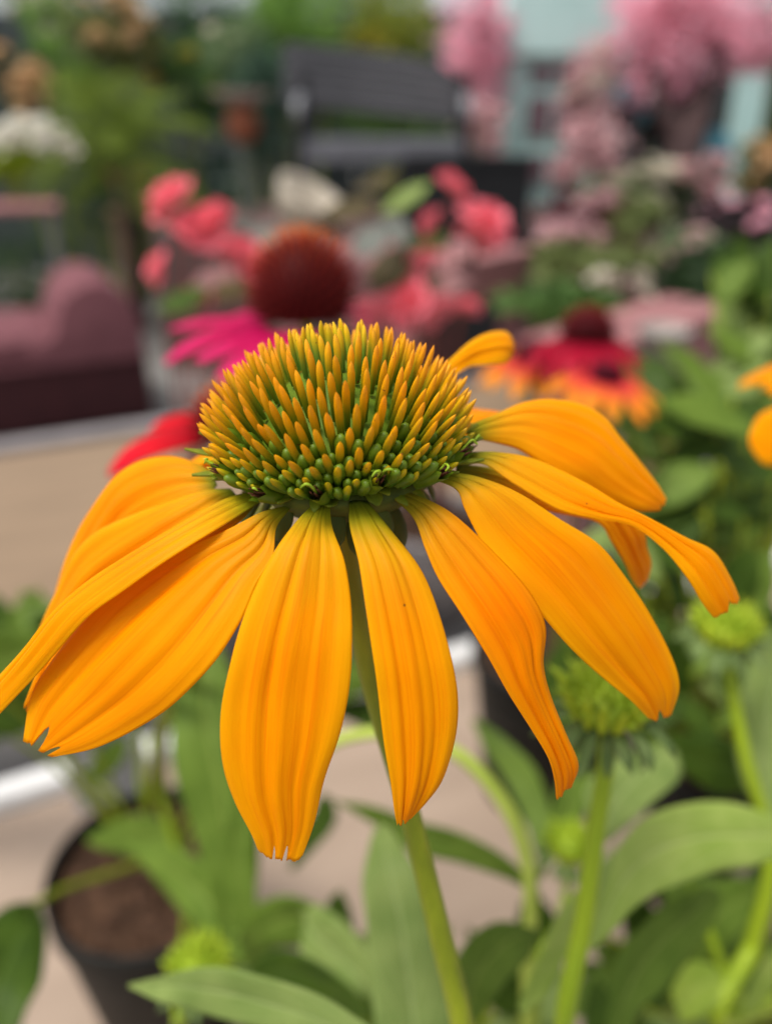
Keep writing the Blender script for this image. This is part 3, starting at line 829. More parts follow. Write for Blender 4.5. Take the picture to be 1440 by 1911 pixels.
# fat bud at right of the petals
A = plant('budding_coneflower', 'budding coneflower with a fat green bud below the broad right petal', 'coneflower', POT_A)
bud_head(A, at(1132, 1312, .178), .0092, .0048, 21)
into(tube('stem', [at(1133, 1375, .18), at(1128, 1440, .181), at(1112, 1545, .183), at(1088, 1720, .186), at(1052, 1915, .19), Vector((.052, .128, 1.11)), Vector((.08, .155, 1.02)), Vector((.11, .185, .95)), Vector((POT_A[0], POT_A[1], SZ))], [.0020, .0021, .0023, .0025, .0027, .003, .0032], G_STEM2, None, 14, 60), A)
leaf(A, [(1462,1530,1462,1592),(1380,1503,1400,1617),(1290,1496,1320,1632),(1210,1521,1240,1657),(1155,1580,1180,1697),(1125,1660,1143,1732),(1092,1768,1104,1774)], [.235,.225,.215,.205,.20,.195], LF_PALE, tilt=-.3, seed=1)
leaf(A, [(1096,1642,1102,1648),(1050,1690,1090,1700),(1015,1760,1062,1770),(985,1830,1020,1850),(965,1880,975,1895)], [.20,.20,.2,.2], LF_PALE, tilt=.2, seed=2)
leaf(A, [(1330,1655,1345,1670),(1270,1668,1320,1740),(1200,1720,1260,1810),(1150,1800,1200,1880),(1130,1920,1165,1940)], [.24,.235,.23,.225], LF, tilt=.2, seed=3)
leaf(A, [(1125,1560,1135,1570),(1090,1500,1190,1520),(1110,1440,1250,1470),(1180,1400,1270,1440),(1240,1385,1262,1400)], [.23,.25,.27,.28], LF_SAGE, tilt=.1, seed=4)

# tall bud at the right
B = plant('budding_coneflower', 'budding coneflower with a pale green bud near the right edge of the photo', 'coneflower', POT_B)
bud_head(B, at(1352, 1178, .262), .0092, .005, 22)
into(tube('stem', [at(1356, 1225, .265), at(1368, 1300, .267), at(1392, 1420, .27), at(1428, 1540, .275), at(1436, 1640, .28), at(1405, 1760, .29), at(1372, 1900, .30), Vector((POT_B[0], POT_B[1], SZ))], [.0016, .0019, .0021, .0024, .0028, .0032, .0034, .0036], G_STEM2, None, 14, 60), B)
leaf(B, [(1440,1560,1450,1570),(1388,1460,1470,1480),(1372,1370,1490,1380),(1382,1290,1500,1300),(1400,1230,1510,1240),(1440,1170,1490,1180)], [.28,.29,.30,.32], LF_SAGE, tilt=.1, seed=5)
leaf(B, [(1425,1560,1430,1575),(1375,1400,1395,1490),(1300,1372,1335,1482),(1240,1372,1270,1440),(1205,1378,1212,1392)], [.285,.31,.33,.34], LF_DARK, tilt=-.3, seed=6)
leaf(B, [(1375,1890,1380,1905),(1330,1805,1385,1850),(1280,1800,1320,1890),(1250,1850,1270,1910)], [.29,.285,.28,.28], LF_LIME, tilt=-.2, seed=7)
leaf(B, [(1432,1650,1440,1660),(1400,1640,1420,1700),(1350,1640,1380,1740),(1290,1680,1330,1790),(1270,1750,1290,1800)], [.30,.305,.31,.315], LF, tilt=-.2, seed=8)
into(tube('stem', [at(1372, 1880, .30), at(1330, 1760, .305), at(1290, 1660, .31)], [.002, .0018, .0012], G_STEM2, None, 8, 20), B)
leaf(B, [(1380,1880,1390,1900),(1420,1800,1440,1850),(1470,1740,1490,1800)], [.3,.29,.28], LF_PALE, tilt=.2, seed=9)

# bent stalk plant with small bud
Cc = plant('budding_coneflower', 'budding coneflower with an arching pale stem and a small spiky bud behind the main stem', 'coneflower', (.07, .19), BZ + .15)
pot((.07, .19), .055, .15, 'black nursery pot holding the plant with the arching stem')
into(tube('stem', [at(560, 1420, .272), at(640, 1378, .27), at(740, 1368, .265), at(850, 1405, .262), at(930, 1485, .262), at(978, 1585, .265), at(990, 1700, .272), at(985, 1850, .29), Vector((.07, .19, SZ + .01))], [.0018, .002, .0021, .0023, .0024, .0025, .0026, .003], mat('stem_pale_green', C(0.42, 0.50, 0.09), C(0.33, 0.42, 0.06), 0.5, 60), None, 12, 60), Cc)
bud_head(Cc, at(1062, 1580, .30), .0075, .006, 23, 22)
into(tube('stem', [at(1062, 1620, .302), at(1045, 1720, .30), at(1000, 1850, .30), Vector((.075, .19, SZ + .01))], [.0015, .0018, .002, .002], G_STEM2, None, 8, 30), Cc)
leaf(Cc, [(625,1495,632,1500),(700,1505,690,1535),(780,1535,765,1585),(870,1560,860,1612),(950,1605,945,1642),(1010,1668,1005,1676)], [.30,.295,.29,.285], LF, tilt=.3, seed=11)
leaf(Cc, [(880,1345,886,1340),(905,1400,945,1380),(950,1470,1000,1440),(985,1550,1030,1530),(1010,1640,1016,1635)], [.36,.35,.34,.32], LF, tilt=.1, seed=12)
leaf(Cc, [(1000,1640,1004,1646),(1010,1560,1050,1580),(1035,1490,1090,1510),(1060,1420,1100,1440),(1085,1380,1092,1385)], [.30,.31,.32,.33], LF, tilt=.1, seed=13)

# leaves at the foot of the hero
leaf(hero, [(700,1925,850,1925),(690,1830,835,1830),(682,1730,815,1720),(678,1640,775,1620),(688,1575,745,1570),(705,1535,725,1540)], [.215,.22,.225,.235,.245], LF_SAGE, tilt=.1, seed=14)
leaf(hero, [(700,1920,640,1960),(620,1872,560,1930),(530,1830,470,1915),(440,1806,390,1895),(360,1806,320,1875),(300,1822,280,1858),(240,1836,243,1842)], [.16,.168,.175,.18,.185], LF_SAGE, tilt=.2, seed=15)
leaf(hero, [(860,1910,880,1925),(850,1800,930,1850),(900,1730,975,1800),(960,1720,1000,1760),(1010,1740,1012,1748)], [.20,.23,.25,.26], LF, tilt=.2, seed=16)

# plant in the left pot
D = plant('coneflower_foliage', 'leafy coneflower plant growing from the lower left black pot', 'coneflower', POT1)
into(tube('stem', [Vector((POT1[0] + .015, POT1[1], SZ)), at(272, 1500, .50), at(262, 1400, .46), at(250, 1330, .43)], [.003, .0026, .002, .0016], G_STEM2, None, 10, 20), D)
into(tube('stem', [Vector((POT1[0] + .02, POT1[1] - .01, SZ)), at(335, 1600, .48), at(300, 1480, .46), at(285, 1380, .44)], [.003, .0028, .0024, .002], G_STEM2, None, 10, 20), D)
leaf(D, [(410,1760,425,1765),(385,1640,480,1650),(355,1540,482,1530),(325,1430,470,1420),(318,1340,450,1330),(335,1260,430,1250),(380,1180,400,1180)], [.34,.345,.35,.36,.37], LF, tilt=.1, seed=17)
leaf(D, [(470,1745,480,1752),(430,1690,478,1630),(415,1600,478,1520),(430,1500,470,1440),(448,1420,455,1415)], [.33,.335,.34,.345], LF, tilt=.25, seed=18)
leaf(D, [(232,1572,240,1576),(275,1625,318,1578),(335,1700,400,1622),(400,1765,460,1700),(452,1800,470,1780)], [.43,.40,.38,.36], LF, tilt=-.2, seed=19)
leaf(D, [(160,1565,162,1572),(210,1535,200,1590),(265,1520,255,1600),(315,1535,300,1600),(350,1570,345,1590)], [.50,.49,.48,.47], LF, tilt=.1, seed=20)
into(tube('stem', [at(300, 1600, .45), at(230, 1622, .42), at(130, 1655, .38), at(60, 1690, .35)], [.0022, .002, .0018, .0016], G_STEM, None, 8, 20), D)
leaf(D, [(62,1684,72,1690),(20,1690,88,1745),(-30,1730,82,1810),(-60,1800,60,1870),(-60,1900,35,1925),(-50,1960,0,1970)], [.34,.32,.30,.29], LF_DARK, tilt=-.2, seed=21)
bud_head(D, at(372, 1812, .30), .010, .007, 24, 14)
into(tube('stem', [at(372, 1830, .302), at(330, 1900, .33), Vector((POT1[0] + .03, POT1[1] - .03, SZ))], [.0016, .0018, .002], G_STEM2, None, 8, 16), D)
bud_head(D, at(418, 1440, .36), .006, .006, 25, 10)
into(tube('stem', [at(418, 1455, .362), at(400, 1560, .40), Vector((POT1[0] + .03, POT1[1], SZ))], [.0014, .0016, .002], G_STEM2, None, 8, 16), D)
leaf(D, [(560,1700,570,1715),(600,1690,560,1790),(660,1740,600,1830),(700,1800,640,1850),(710,1850,690,1860)], [.30,.29,.28,.28], LF_SAGE, tilt=.2, seed=22)
leaf(D, [(440,1760,455,1770),(480,1690,520,1770),(540,1670,600,1760),(610,1700,650,1770),(660,1760,665,1775)], [.32,.31,.31,.30], LF, tilt=.2, seed=23)
leaf(D, [(440,1850,450,1860),(500,1780,520,1850),(580,1790,600,1870),(650,1840,655,1900),(690,1890,690,1900)], [.26,.26,.255,.25], LF_DARK, tilt=.2, seed=24)
leaf(D, [(540,1620,548,1626),(560,1560,600,1570),(580,1520,628,1530),(600,1480,622,1490)], [.36,.37,.38,.39], LF_DARK, tilt=.1, seed=25)
for k, (x, y, w, h, a, mm) in enumerate([(20, 1230, 180, 120, .3, LF), (-10, 1330, 200, 90, -.1, LF_DARK), (90, 1180, 120, 70, .6, LF_DARK), (40, 1320, 120, 60, .2, LF), (600, 1260, 120, 200, 1.4, LF), (690, 1330, 60, 160, 1.5, LF_DARK), (200, 1420, 120, 50, .9, LF)]):
    ca, sa = math.cos(a), math.sin(a); st = []
    for s, ww in ((-.5, .06), (-.3, .6), (0, 1), (.3, .7), (.5, .05)):
        qx, qy = x + ca * w * s, y - sa * w * s
        st.append((qx - sa * h * ww / 2, qy - ca * h * ww / 2, qx + sa * h * ww / 2, qy + ca * h * ww / 2))
    leaf(D, st, [.44 + .02 * k, .45 + .02 * k], mm, tilt=.3, seed=40 + k)
    e_ = at(st[0][0], st[0][1], .44 + .02 * k)
    into(tube('petiole', [e_, e_ * .5 + Vector((POT1[0], POT1[1], SZ)) * .5 + Vector((0, 0, .03)), Vector((POT1[0], POT1[1], SZ))], [.0012, .0016, .002], G_STEM, None, 6, 14), D)

# ------------------------------------------------------------------ shrubs, trees and blossom behind
def far_mat(name, c1, c2, trans=0.25, scale=9.0, rough=0.6):
    return mat(name, C(*c1), C(*c2), rough, scale, trans=trans)

F_DARK = far_mat('foliage_dark', (0.051, 0.094, 0.032), (0.023, 0.046, 0.019))
F_MID = far_mat('foliage_mid', (0.109, 0.196, 0.043), (0.051, 0.109, 0.026))
F_BRIGHT = far_mat('foliage_bright', (0.246, 0.406, 0.065), (0.116, 0.246, 0.043))
F_YEL = far_mat('foliage_yellow_green', (0.34, 0.36, 0.05), (0.17, 0.23, 0.03))
F_OLIVE = far_mat('foliage_olive', (0.160, 0.174, 0.043), (0.080, 0.094, 0.026))
F_BLUE = far_mat('foliage_blue_green', (0.080, 0.145, 0.094), (0.043, 0.087, 0.058))
F_MAROON = far_mat('foliage_maroon', (0.145, 0.043, 0.049), (0.065, 0.023, 0.029))
F_SAGE = far_mat('foliage_sage', (0.275, 0.377, 0.189), (0.160, 0.232, 0.102))
F_SOFT = far_mat('foliage_soft', (0.21, 0.25, 0.085), (0.12, 0.15, 0.045))
B_PINK = far_mat('blossom_pink', (0.93, 0.62, 0.69), (0.90, 0.46, 0.56), 0.5)
B_PALE = far_mat('blossom_pale_pink', (0.80, 0.58, 0.57), (0.60, 0.33, 0.36), 0.4)
B_WHITE = far_mat('blossom_cream', (0.78, 0.72, 0.60), (0.62, 0.56, 0.44), 0.3)
B_PEACH = far_mat('blossom_peach', (0.80, 0.62, 0.36), (0.66, 0.40, 0.22), 0.3)
B_CORAL = far_mat('blossom_coral', (0.62, 0.15, 0.11), (0.45, 0.09, 0.08), 0.3)
B_YELLOW = far_mat('blossom_yellow', (0.68, 0.56, 0.10), (0.5, 0.42, 0.06), 0.3)
BARK = mat('bark', C(0.075, 0.045, 0.042), C(0.035, 0.022, 0.022), 0.9, 14, bump=0.8, stretch=(1, 1, .2))


def leaf_cloud(name, balls, n, size, m, parent, seed, droop=0.0, aspect=0.42, spread=0.17):
    """many small folded leaves spread through ellipsoids (centre, radii) in clumps"""
    g = np.random.default_rng(seed)
    vol = np.array([b[1][0] * b[1][1] * b[1][2] for b in balls]) ** 0.8; vol /= vol.sum()
    pos = []
    for b, f in zip(balls, vol):
        k = max(6, int(n * f)); nc = max(4, k // 26)
        v = g.normal(size=(nc, 3)); v /= np.linalg.norm(v, axis=1)[:, None]
        cc = v * (0.45 + 0.55 * g.random((nc, 1)) ** 0.6)
        i = g.integers(0, nc, k)
        p = cc[i] + g.normal(size=(k, 3)) * spread
        pos.append(np.array(b[0]) + p * np.array(b[1]))
    P = np.vstack(pos); k = len(P)
    d = g.normal(size=(k, 3)); d[:, 2] = d[:, 2] * 0.6 - droop; d /= np.linalg.norm(d, axis=1)[:, None]
    r = g.normal(size=(k, 3)); sdir = np.cross(d, r); sdir /= np.linalg.norm(sdir, axis=1)[:, None]
    nn = np.cross(sdir, d)
    L = size * (0.65 + 0.7 * g.random((k, 1))); w = L * aspect * (0.8 + .4 * g.random((k, 1)))
    v = np.stack([P, P + d * L * .45 + sdir * w / 2 + nn * w * .18, P + d * L + nn * -w * .15, P + d * L * .45 - sdir * w / 2 + nn * w * .18, P + d * L * .5], axis=1).reshape(-1, 3)
    b = np.arange(k) * 5
    tri = np.stack([np.stack([b, b + 1, b + 4], 1), np.stack([b + 1, b + 2, b + 4], 1), np.stack([b + 2, b + 3, b + 4], 1), np.stack([b + 3, b, b + 4], 1)], 1).reshape(-1, 3)
    me = bpy.data.meshes.new(name)
    me.vertices.add(len(v)); me.vertices.foreach_set('co', v.astype(np.float32).ravel())
    me.loops.add(len(tri) * 3); me.loops.foreach_set('vertex_index', tri.astype(np.int32).ravel())
    me.polygons.add(len(tri)); me.polygons.foreach_set('loop_start', np.arange(len(tri), dtype=np.int32) * 3)
    me.polygons.foreach_set('loop_total', np.full(len(tri), 3, dtype=np.int32))
    me.update(); me.validate()
    return link(name, me, m, parent)


def rosette_mesh(name, m, seed, npet=16):
    """a ruffled double blossom of unit radius"""
    rs = random.Random(seed); vs, fs = [], []
    for k in range(npet):
        t = k / npet; az = k * GA; el = math.radians(82 - 95 * t); ln = 0.45 + 0.55 * t
        d = Vector((math.cos(az) * math.cos(el), math.sin(az) * math.cos(el), math.sin(el) * .9)); s = Vector((-math.sin(az), math.cos(az), 0))
        w = (0.28 + 0.30 * t); b = len(vs); j = lambda: Vector((rs.uniform(-.07, .07), rs.uniform(-.07, .07), rs.uniform(-.07, .07)))
        up = s.cross(d) * -0.16
        vs += [d * .08, d * ln * .6 + s * w + up + j(), d * ln * .95 + s * w * .6 + j(), d * ln * 1.05 + j(), d * ln * .95 - s * w * .6 + j(), d * ln * .6 - s * w + up + j(), d * ln * .6 - up * .6]
        fs += [tuple(b + q for q in f) for f in ((0, 1, 6), (1, 2, 6), (2, 3, 6), (3, 4, 6), (4, 5, 6), (5, 0, 6))]
    me = mesh_from(name, vs, fs); me.materials.append(m); return me

ROS = {}
def rosette(m, k=0):
    key = (m.name, k)
    if key not in ROS: ROS[key] = rosette_mesh('blossom', m, k + 1)
    return ROS[key]


def blossoms(parent, spots, r, m, seed, origin):
    rs = random.Random(seed)
    for p in spots:
        o = bpy.data.objects.new('blossom', rosette(m, rs.randrange(3))); COL.objects.link(o); o.parent = parent
        o.location = Vector(p) - origin; s = r * rs.uniform(.8, 1.2); o.scale = (s, s, s)
        o.rotation_euler = (rs.uniform(-.7, 1.0), rs.uniform(-.6, .6), rs.uniform(0, 6.28))


def shrub(name, label, px, py, d, wpx, hpx, m, n, leafsz, seed, bm=None, nb=0, br=0.04, cat='shrub', group=None, balls=None, base_z=0.0, trunk=False, droop=0.0, potted=False):
    """bush whose foliage is centred at photo position (px, py) at depth d and wpx x hpx big; rooted at base_z"""
    c = at(px, py, d); k = d / FPX
    base = Vector((c.x, c.y, base_z)); t = empty(name, base); tag(t, label, cat, group)
    rs = random.Random(seed)
    rx, rz = wpx * k / 2, hpx * k / 2; ry = max(min(rx, 0.6), 0.08)
    if balls is None:
        balls = [((0, 0, 0), (rx * .75, ry * .8, rz * .75))]
        for _ in range(5): balls.append(((rs.uniform(-.6, .6) * rx, rs.uniform(-.5, .5) * ry, rs.uniform(-.6, .6) * rz), (rx * .4, ry * .45, rz * .42)))
    else:
        balls = [((a * rx, b * ry, cc * rz), (e * rx, e * ry, f * rz)) for a, b, cc, e, f in balls]
    off = c - base
    lc = leaf_cloud('foliage' if not trunk else 'crown', [((off.x + b[0][0], off.y + b[0][1], off.z + b[0][2]), b[1]) for b in balls], n, leafsz, m, t, seed, droop, spread=.27 if 'blossom' in m.name else .2)
    nst = 1 if trunk else 4
    for j in range(nst):
        e = off + Vector((rs.uniform(-.5, .5) * rx, rs.uniform(-.3, .3) * ry, rs.uniform(-.2, .5) * rz)) if not trunk else off + Vector((0, 0, rz * .3))
        r0 = 0.06 * min(1.0, d / 6) if trunk else max(0.004, 0.012 * min(1.0, d / 4))
        tube('trunk' if trunk else 'stem', [Vector((rs.uniform(-.04, .04), 0, 0)), e * .5 + Vector((rs.uniform(-.04, .04), 0, 0)), e], [r0, r0 * .8, r0 * .4], BARK if trunk else G_STEM, t, 8, 12)
    if bm:
        sp = []
        for _ in range(nb):
            v = Vector((rs.gauss(0, 1), rs.gauss(0, 1) - .9, rs.gauss(0, 1) + .5)).normalized()
            b = rs.choice(balls); sp.append(c + Vector((b[0][0] + v.x * b[1][0] * 1.0, b[0][1] + v.y * b[1][1], b[0][2] + v.z * b[1][2])))
        blossoms(t, sp, br, bm, seed, base)
    return t

# ---- coral begonias between the flower and the chair
def begonia(label, spots, d, leaves, seed, foot):
    base = Vector((foot[0], foot[1], BZ + .13)); t = empty('coral_begonia', base); tag(t, label, 'begonia')
    rs = random.Random(seed)
    sp = [at(x, y, d) for x, y, r in spots]
    for (x, y, r), p in zip(spots, sp):
        o = bpy.data.objects.new('blossom', rosette(CORAL, rs.randrange(3))); COL.objects.link(o); o.parent = t
        o.location = p - base; s = 1.35 * r * d / FPX; o.scale = (s, s * .9, s); o.rotation_euler = (rs.uniform(.4, 1.2), rs.uniform(-.4, .4), rs.uniform(0, 6))
        tube('stalk', [p - base, (p - base) * .55 + Vector((0, 0, .06)), Vector((rs.uniform(-.02, .02), 0, 0))], [.0012, .0016, .0022], mat('begonia_stalk', C(.25, .06, .05), C(.16, .05, .04), .5, 50), t, 6, 10)
    for k, (x, y, w, h, mm) in enumerate(leaves):
        p = at(x, y, d + rs.uniform(-.04, .06)); a = rs.uniform(0, 6.28); kx = d / FPX
        L, Rr = [], []
        ax = Vector((math.cos(a) * .9, math.sin(a) * .5, rs.uniform(-.6, .1))).normalized(); sd_ = ax.cross(Vector((0, -.5, .85))).normalized()
        for s, ww in ((-.5, .1), (-.3, .8), (0, 1), (.25, .8), (.5, .06)):
            q = p + ax * w * kx * s; L.append(q - sd_ * h * kx * ww / 2); Rr.append(q + sd_ * h * kx * ww / 2)
        me = blade_mesh('leaf', L, Rr, nu=8, nv=14, bulge=.05, fold=.2, wave=.06, seed=seed + k, toward=TOCAM)
        o = link('leaf', me, mm); o.parent = t; o.matrix_parent_inverse = Matrix.Translation(-base); solid(o, .0005)
    return t

LF_BRZ = leaf_mat('leaf_bronze', C(0.10, 0.075, 0.03), C(0.06, 0.05, 0.02), C(0.17, 0.10, 0.05))
LF_SILV = leaf_mat('leaf_silver', C(0.20, 0.21, 0.18), C(0.10, 0.115, 0.095), C(0.28, 0.26, 0.23))
LF_ROSE = leaf_mat('leaf_rosy', C(0.30, 0.15, 0.14), C(0.20, 0.10, 0.10), C(0.38, 0.2, 0.2))
begonia('coral pink begonia blooming left of the red brown cone', [(325, 372, 52), (385, 425, 52), (440, 485, 46), (352, 428, 36), (300, 500, 34), (385, 545, 32), (455, 470, 38), (412, 400, 30), (470, 520, 30)], .78,
        [(400, 520, 90, 60, LF_ROSE), (340, 560, 100, 60, LF_DARK), (450, 420, 60, 50, LF_SILV), (430, 540, 80, 60, LF_BRZ), (490, 440, 80, 60, LF_SILV), (370, 600, 80, 50, LF)], 61, (-.22, .80))
pot((-.22, .80), .07, .14, 'grey nursery pot of the coral begonia at left', z=BZ, m=LIPG)
begonia('coral pink begonia with silvery bronze leaves right of the red brown cone', [(842, 352, 36), (905, 418, 50), (890, 445, 40), (805, 415, 26), (790, 490, 30), (765, 560, 50), (815, 580, 40), (735, 572, 34), (870, 575, 26), (690, 585, 36)], .80,
        [(650, 390, 110, 70, LF_BRZ), (700, 340, 90, 40, LF_BRZ), (755, 370, 110, 45, LF_SAGE), (690, 450, 80, 60, LF_SILV), (620, 420, 90, 70, LF_BRZ), (730, 500, 120, 80, LF_BRZ), (850, 520, 110, 60, LF_ROSE), (800, 450, 90, 60, LF_DARK), (660, 520, 130, 90, LF_ROSE), (790, 540, 100, 60, LF_BRZ), (560, 460, 80, 60, LF_SILV), (870, 480, 60, 40, LF_DARK), (740, 430, 70, 50, LF_SILV)], 62, (.06, .93))
pot((.06, .93), .08, .14, 'grey nursery pot of the silvery leaved begonia', z=BZ, m=LIPG)

# ---- green shoots and leaves at the right, on the near bench
def clump(label, cx, cy, d, spec, seed, foot, z=BZ + .14, name='leafy_plant'):
    base = Vector((foot[0], foot[1], z)); t = empty(name, base); tag(t, label, 'plant')
    rs = random.Random(seed)
    for k, (x, y, ln, w, ang, mm) in enumerate(spec):
        dd = d + rs.uniform(-.04, .04); p = at(x, y, dd); kx = dd / FPX; a = math.radians(ang)
        ax = (RT * math.cos(a) + UP * math.sin(a) + FW * rs.uniform(-.4, .4)).normalized(); sd_ = ax.cross((-FW * .7 + Vector((0, 0, .7)) + RT * rs.uniform(-.5, .5)).normalized()).normalized()
        L, Rr = [], []
        for s, ww in ((-.5, .1), (-.28, .75), (0, 1), (.28, .66), (.5, .05)):
            q = p + ax * ln * kx * s - Vector((0, 0, 1)) * ln * kx * .25 * s * s
            L.append(q - sd_ * w * kx * ww / 2); Rr.append(q + sd_ * w * kx * ww / 2)
        me = blade_mesh('leaf', L, Rr, nu=8, nv=16, bulge=.04, fold=.15, wave=.04, seed=seed + k, toward=TOCAM)
        o = link('leaf', me, mm); o.parent = t; o.matrix_parent_inverse = Matrix.Translation(-base); solid(o, .0005)
        if True:
            tube('stem', [p - ax * ln * kx * .5 - base, (p - ax * ln * kx * .5 - base) * .5, Vector((rs.uniform(-.02, .02), 0, 0))], [.0012, .002, .0028], G_STEM, t, 6, 10)
    return t

def scatter(n, x0, x1, y0, y1, l0, l1, mats_, seed, flat=None):
    rs = random.Random(seed)
    return [(rs.uniform(x0, x1), rs.uniform(y0, y1), rs.uniform(l0, l1), rs.uniform(l0, l1) * .42, rs.uniform(20, 160) if flat is None else rs.choice((0, 180)) + rs.uniform(-35, 35), rs.choice(mats_)) for _ in range(n)]

clump('large leafed green plant at the right edge below the pink bench', 1400, 560, .70, scatter(30, 1330, 1470, 480, 780, 100, 180, [LF_DARK, LF_DARK, LF_SAGE, LF_DARK, LF], 71) + [(1395, 560, 190, 80, 40, LF_SAGE)], 71, (.36, .62))
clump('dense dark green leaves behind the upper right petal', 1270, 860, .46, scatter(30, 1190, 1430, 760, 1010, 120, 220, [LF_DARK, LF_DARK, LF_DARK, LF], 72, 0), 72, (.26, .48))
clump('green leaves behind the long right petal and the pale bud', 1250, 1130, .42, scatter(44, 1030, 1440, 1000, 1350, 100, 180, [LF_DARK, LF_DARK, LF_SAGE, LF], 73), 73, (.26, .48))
clump('low leaves at the bottom right corner beside the lime leaf', 1280, 1800, .36, scatter(44, 1130, 1450, 1640, 1930, 110, 210, [LF, LF_DARK, LF, LF_SAGE, LF_PALE], 74), 74, (.225, .265))
clump('low leaves at the bottom centre behind the main stem', 620, 1800, .36, scatter(30, 470, 1060, 1730, 1930, 110, 210, [LF, LF_DARK, LF_SAGE, LF], 75), 75, (-.01, .19))
clump('dull green leaves at the left edge under the far bench', 60, 1280, .62, scatter(22, -60, 130, 1150, 1320, 120, 190, [LF_DARK, LF, LF_DARK], 76), 76, (-.52, .50))
for q_, (fx_, fy_, lb_) in enumerate(((.36, .62, 'of the large leafed plant at the right edge'), (.26, .48, 'of the dense dark leaves behind the right petals'), (.225, .265, 'of the low leaves at the bottom right'), (-.01, .19, 'of the low leaves at the bottom centre'), (-.52, .50, 'of the dull leaves at the left edge'))):
    pot((fx_, fy_), .045, .15, 'small black nursery pot ' + lb_)
clump('dark leaves just below the crimson coneflower', 1220, 720, .62, scatter(12, 1190, 1320, 690, 800, 120, 190, [LF_DARK, LF], 77), 77, (.36, .62))

# ---- mauve chaise on the concrete
MAUVE = mat('mauve_velvet', C(0.185, 0.070, 0.080), C(0.14, 0.053, 0.061), 0.8, 12, bump=0.1)
MAROON = mat('maroon_velvet', C(0.052, 0.015, 0.017), C(0.038, 0.012, 0.014), 0.8, 12, bump=0.1)
ch = empty('chaise', floor_at(292, 786, 0.0), YAW); tag(ch, 'mauve velvet chaise with a rounded raised end and dark maroon base on the concrete', 'chaise')
def soft(name, c, s, m, bev):
    bm = bmesh.new(); box(bm, c, s, 0, bev); return link(name, bm_mesh(name, bm, True), m, ch)
soft('base', (-.85, .34, .185), (1.70, .66, .33), MAROON, .02)
soft('seat_cushion', (-1.05, .34, .42), (1.30, .68, .17), MAUVE, .07)
bm = bmesh.new()
pr_ = [(-.012, .345), (-.005, .42), (-.008, .50), (-.03, .585), (-.075, .655), (-.14, .70), (-.215, .715), (-.285, .69), (-.345, .645), (-.378, .58), (-.392, .525), (-.41, .485), (-.45, .465), (-.52, .455), (-.52, .345)]
va = [bm.verts.new((x, -.01, z)) for x, z in pr_]; vb = [bm.verts.new((x, .69, z)) for x, z in pr_]
bm.faces.new(va); bm.faces.new(vb[::-1])
for i_ in range(len(pr_)): j_ = (i_ + 1) % len(pr_); bm.faces.new((va[i_], vb[i_], vb[j_], va[j_]))
bmesh.ops.recalc_face_normals(bm, faces=bm.faces)
es_ = [e for e in bm.edges if (e.verts[0].co.y < 0) == (e.verts[1].co.y < 0)]
bmesh.ops.bevel(bm, geom=es_, offset=.022, segments=3, affect='EDGES', profile=.5)
link('raised_end', bm_mesh('raised_end', bm, True), MAUVE, ch)
for k_, bx_ in enumerate((-.62, -.95, -1.28)):
    lathe('button', [(.001, .509), (.012, .508), (.016, .503), (.016, .49)], MAROON, ch, 10, (bx_, .3, 0))
soft('piping', (-.85, .0, .345), (1.66, .02, .02), MAUVE, .008)
for sx in (-1.6, -.07):
    for sy in (.06, .62): lathe('foot', [(.025, 0), (.03, .01), (.032, .02)], MAROON, ch, 12, (sx, sy, 0))

# ---- black slatted garden bench with curved back, on a low stage
BLK = mat('bench_black', C(0.022, 0.022, 0.024), C(0.014, 0.014, 0.015), 0.5, 8, spec=0.25)
BLK2 = mat('bench_slat_charcoal', C(0.034, 0.033, 0.037), C(0.022, 0.022, 0.025), 0.6, 6, spec=0.2)
GRYM = mat('bench_seat_grey', C(0.15, 0.15, 0.165), C(0.10, 0.10, 0.11), 0.5, 6)
PD = 5.0
pc = at(720, 430, PD); plat_z = at(720, 262, PD).z - .46
pl = box_part('stage', (0, 0, plat_z / 2), (2.9, 1.7, plat_z), mat('stage_board', C(.14, .085, .075), C(.10, .065, .06), .7, 4), None, .01); pl.location = (pc.x + .1, pc.y + .35, 0)
tag(pl, 'low dark wooden stage under the black slatted bench', 'stage')
pn = empty('garden_bench', (pc.x, pc.y, plat_z)); tag(pn, 'black slatted garden bench with curved back behind the begonias', 'bench')
NSL = 6
for q in range(NSL):
    L_, R_ = [], []
    for e_, out in ((q / NSL, L_), ((q + .86) / NSL, R_)):
        for t in np.linspace(0, 1, 7):
            x = 528 + 336 * t; yt = 86 + 38 * t ** 1.3 + (30 * max(0, t - .8) / .2); yb = 200 + 36 * t
            y = yt + (yb - yt) * e_
            out.append(at(x, y, PD + .50 - .22 * e_ + .10 * math.sin(math.pi * t)) - pn.location)
    solid(link('back_slat', blade_mesh('back_slat', R_, L_, nu=3, nv=20, bulge=.05, toward=TOCAM), BLK2, pn), .025)
zs_ = .46
for k in range(4): box_part('seat_slat', (-.02, .02 + k * .105, zs_), (1.02, .09, .025), GRYM, pn, .006)
box_part('apron', (-.02, -.035, zs_ - .06), (1.0, .025, .12), GRYM, pn, .006)
for x in (-.52, .48):
    tube('arm', [Vector((x, .40, zs_ + .22)), Vector((x, .15, zs_ + .235)), Vector((x, -.02, zs_ + .20)), Vector((x, -.06, zs_ + .14)), Vector((x, -.02, zs_ + .10))], [.028, .03, .034, .03, .02], mat('arm_grey_metal', C(.20, .20, .21), C(.13, .13, .14), .25, 8, spec=.6), pn, 10, 20)
    for y in (-.02, .40): box_part('leg', (x, y, (zs_ + .2) / 2 if y < .1 else .42), (.055, .055, zs_ + .2 if y < .1 else .84), BLK, pn, .006)
box_part('stretcher', (-.02, .2, .12), (1.0, .03, .04), BLK, pn, .005)
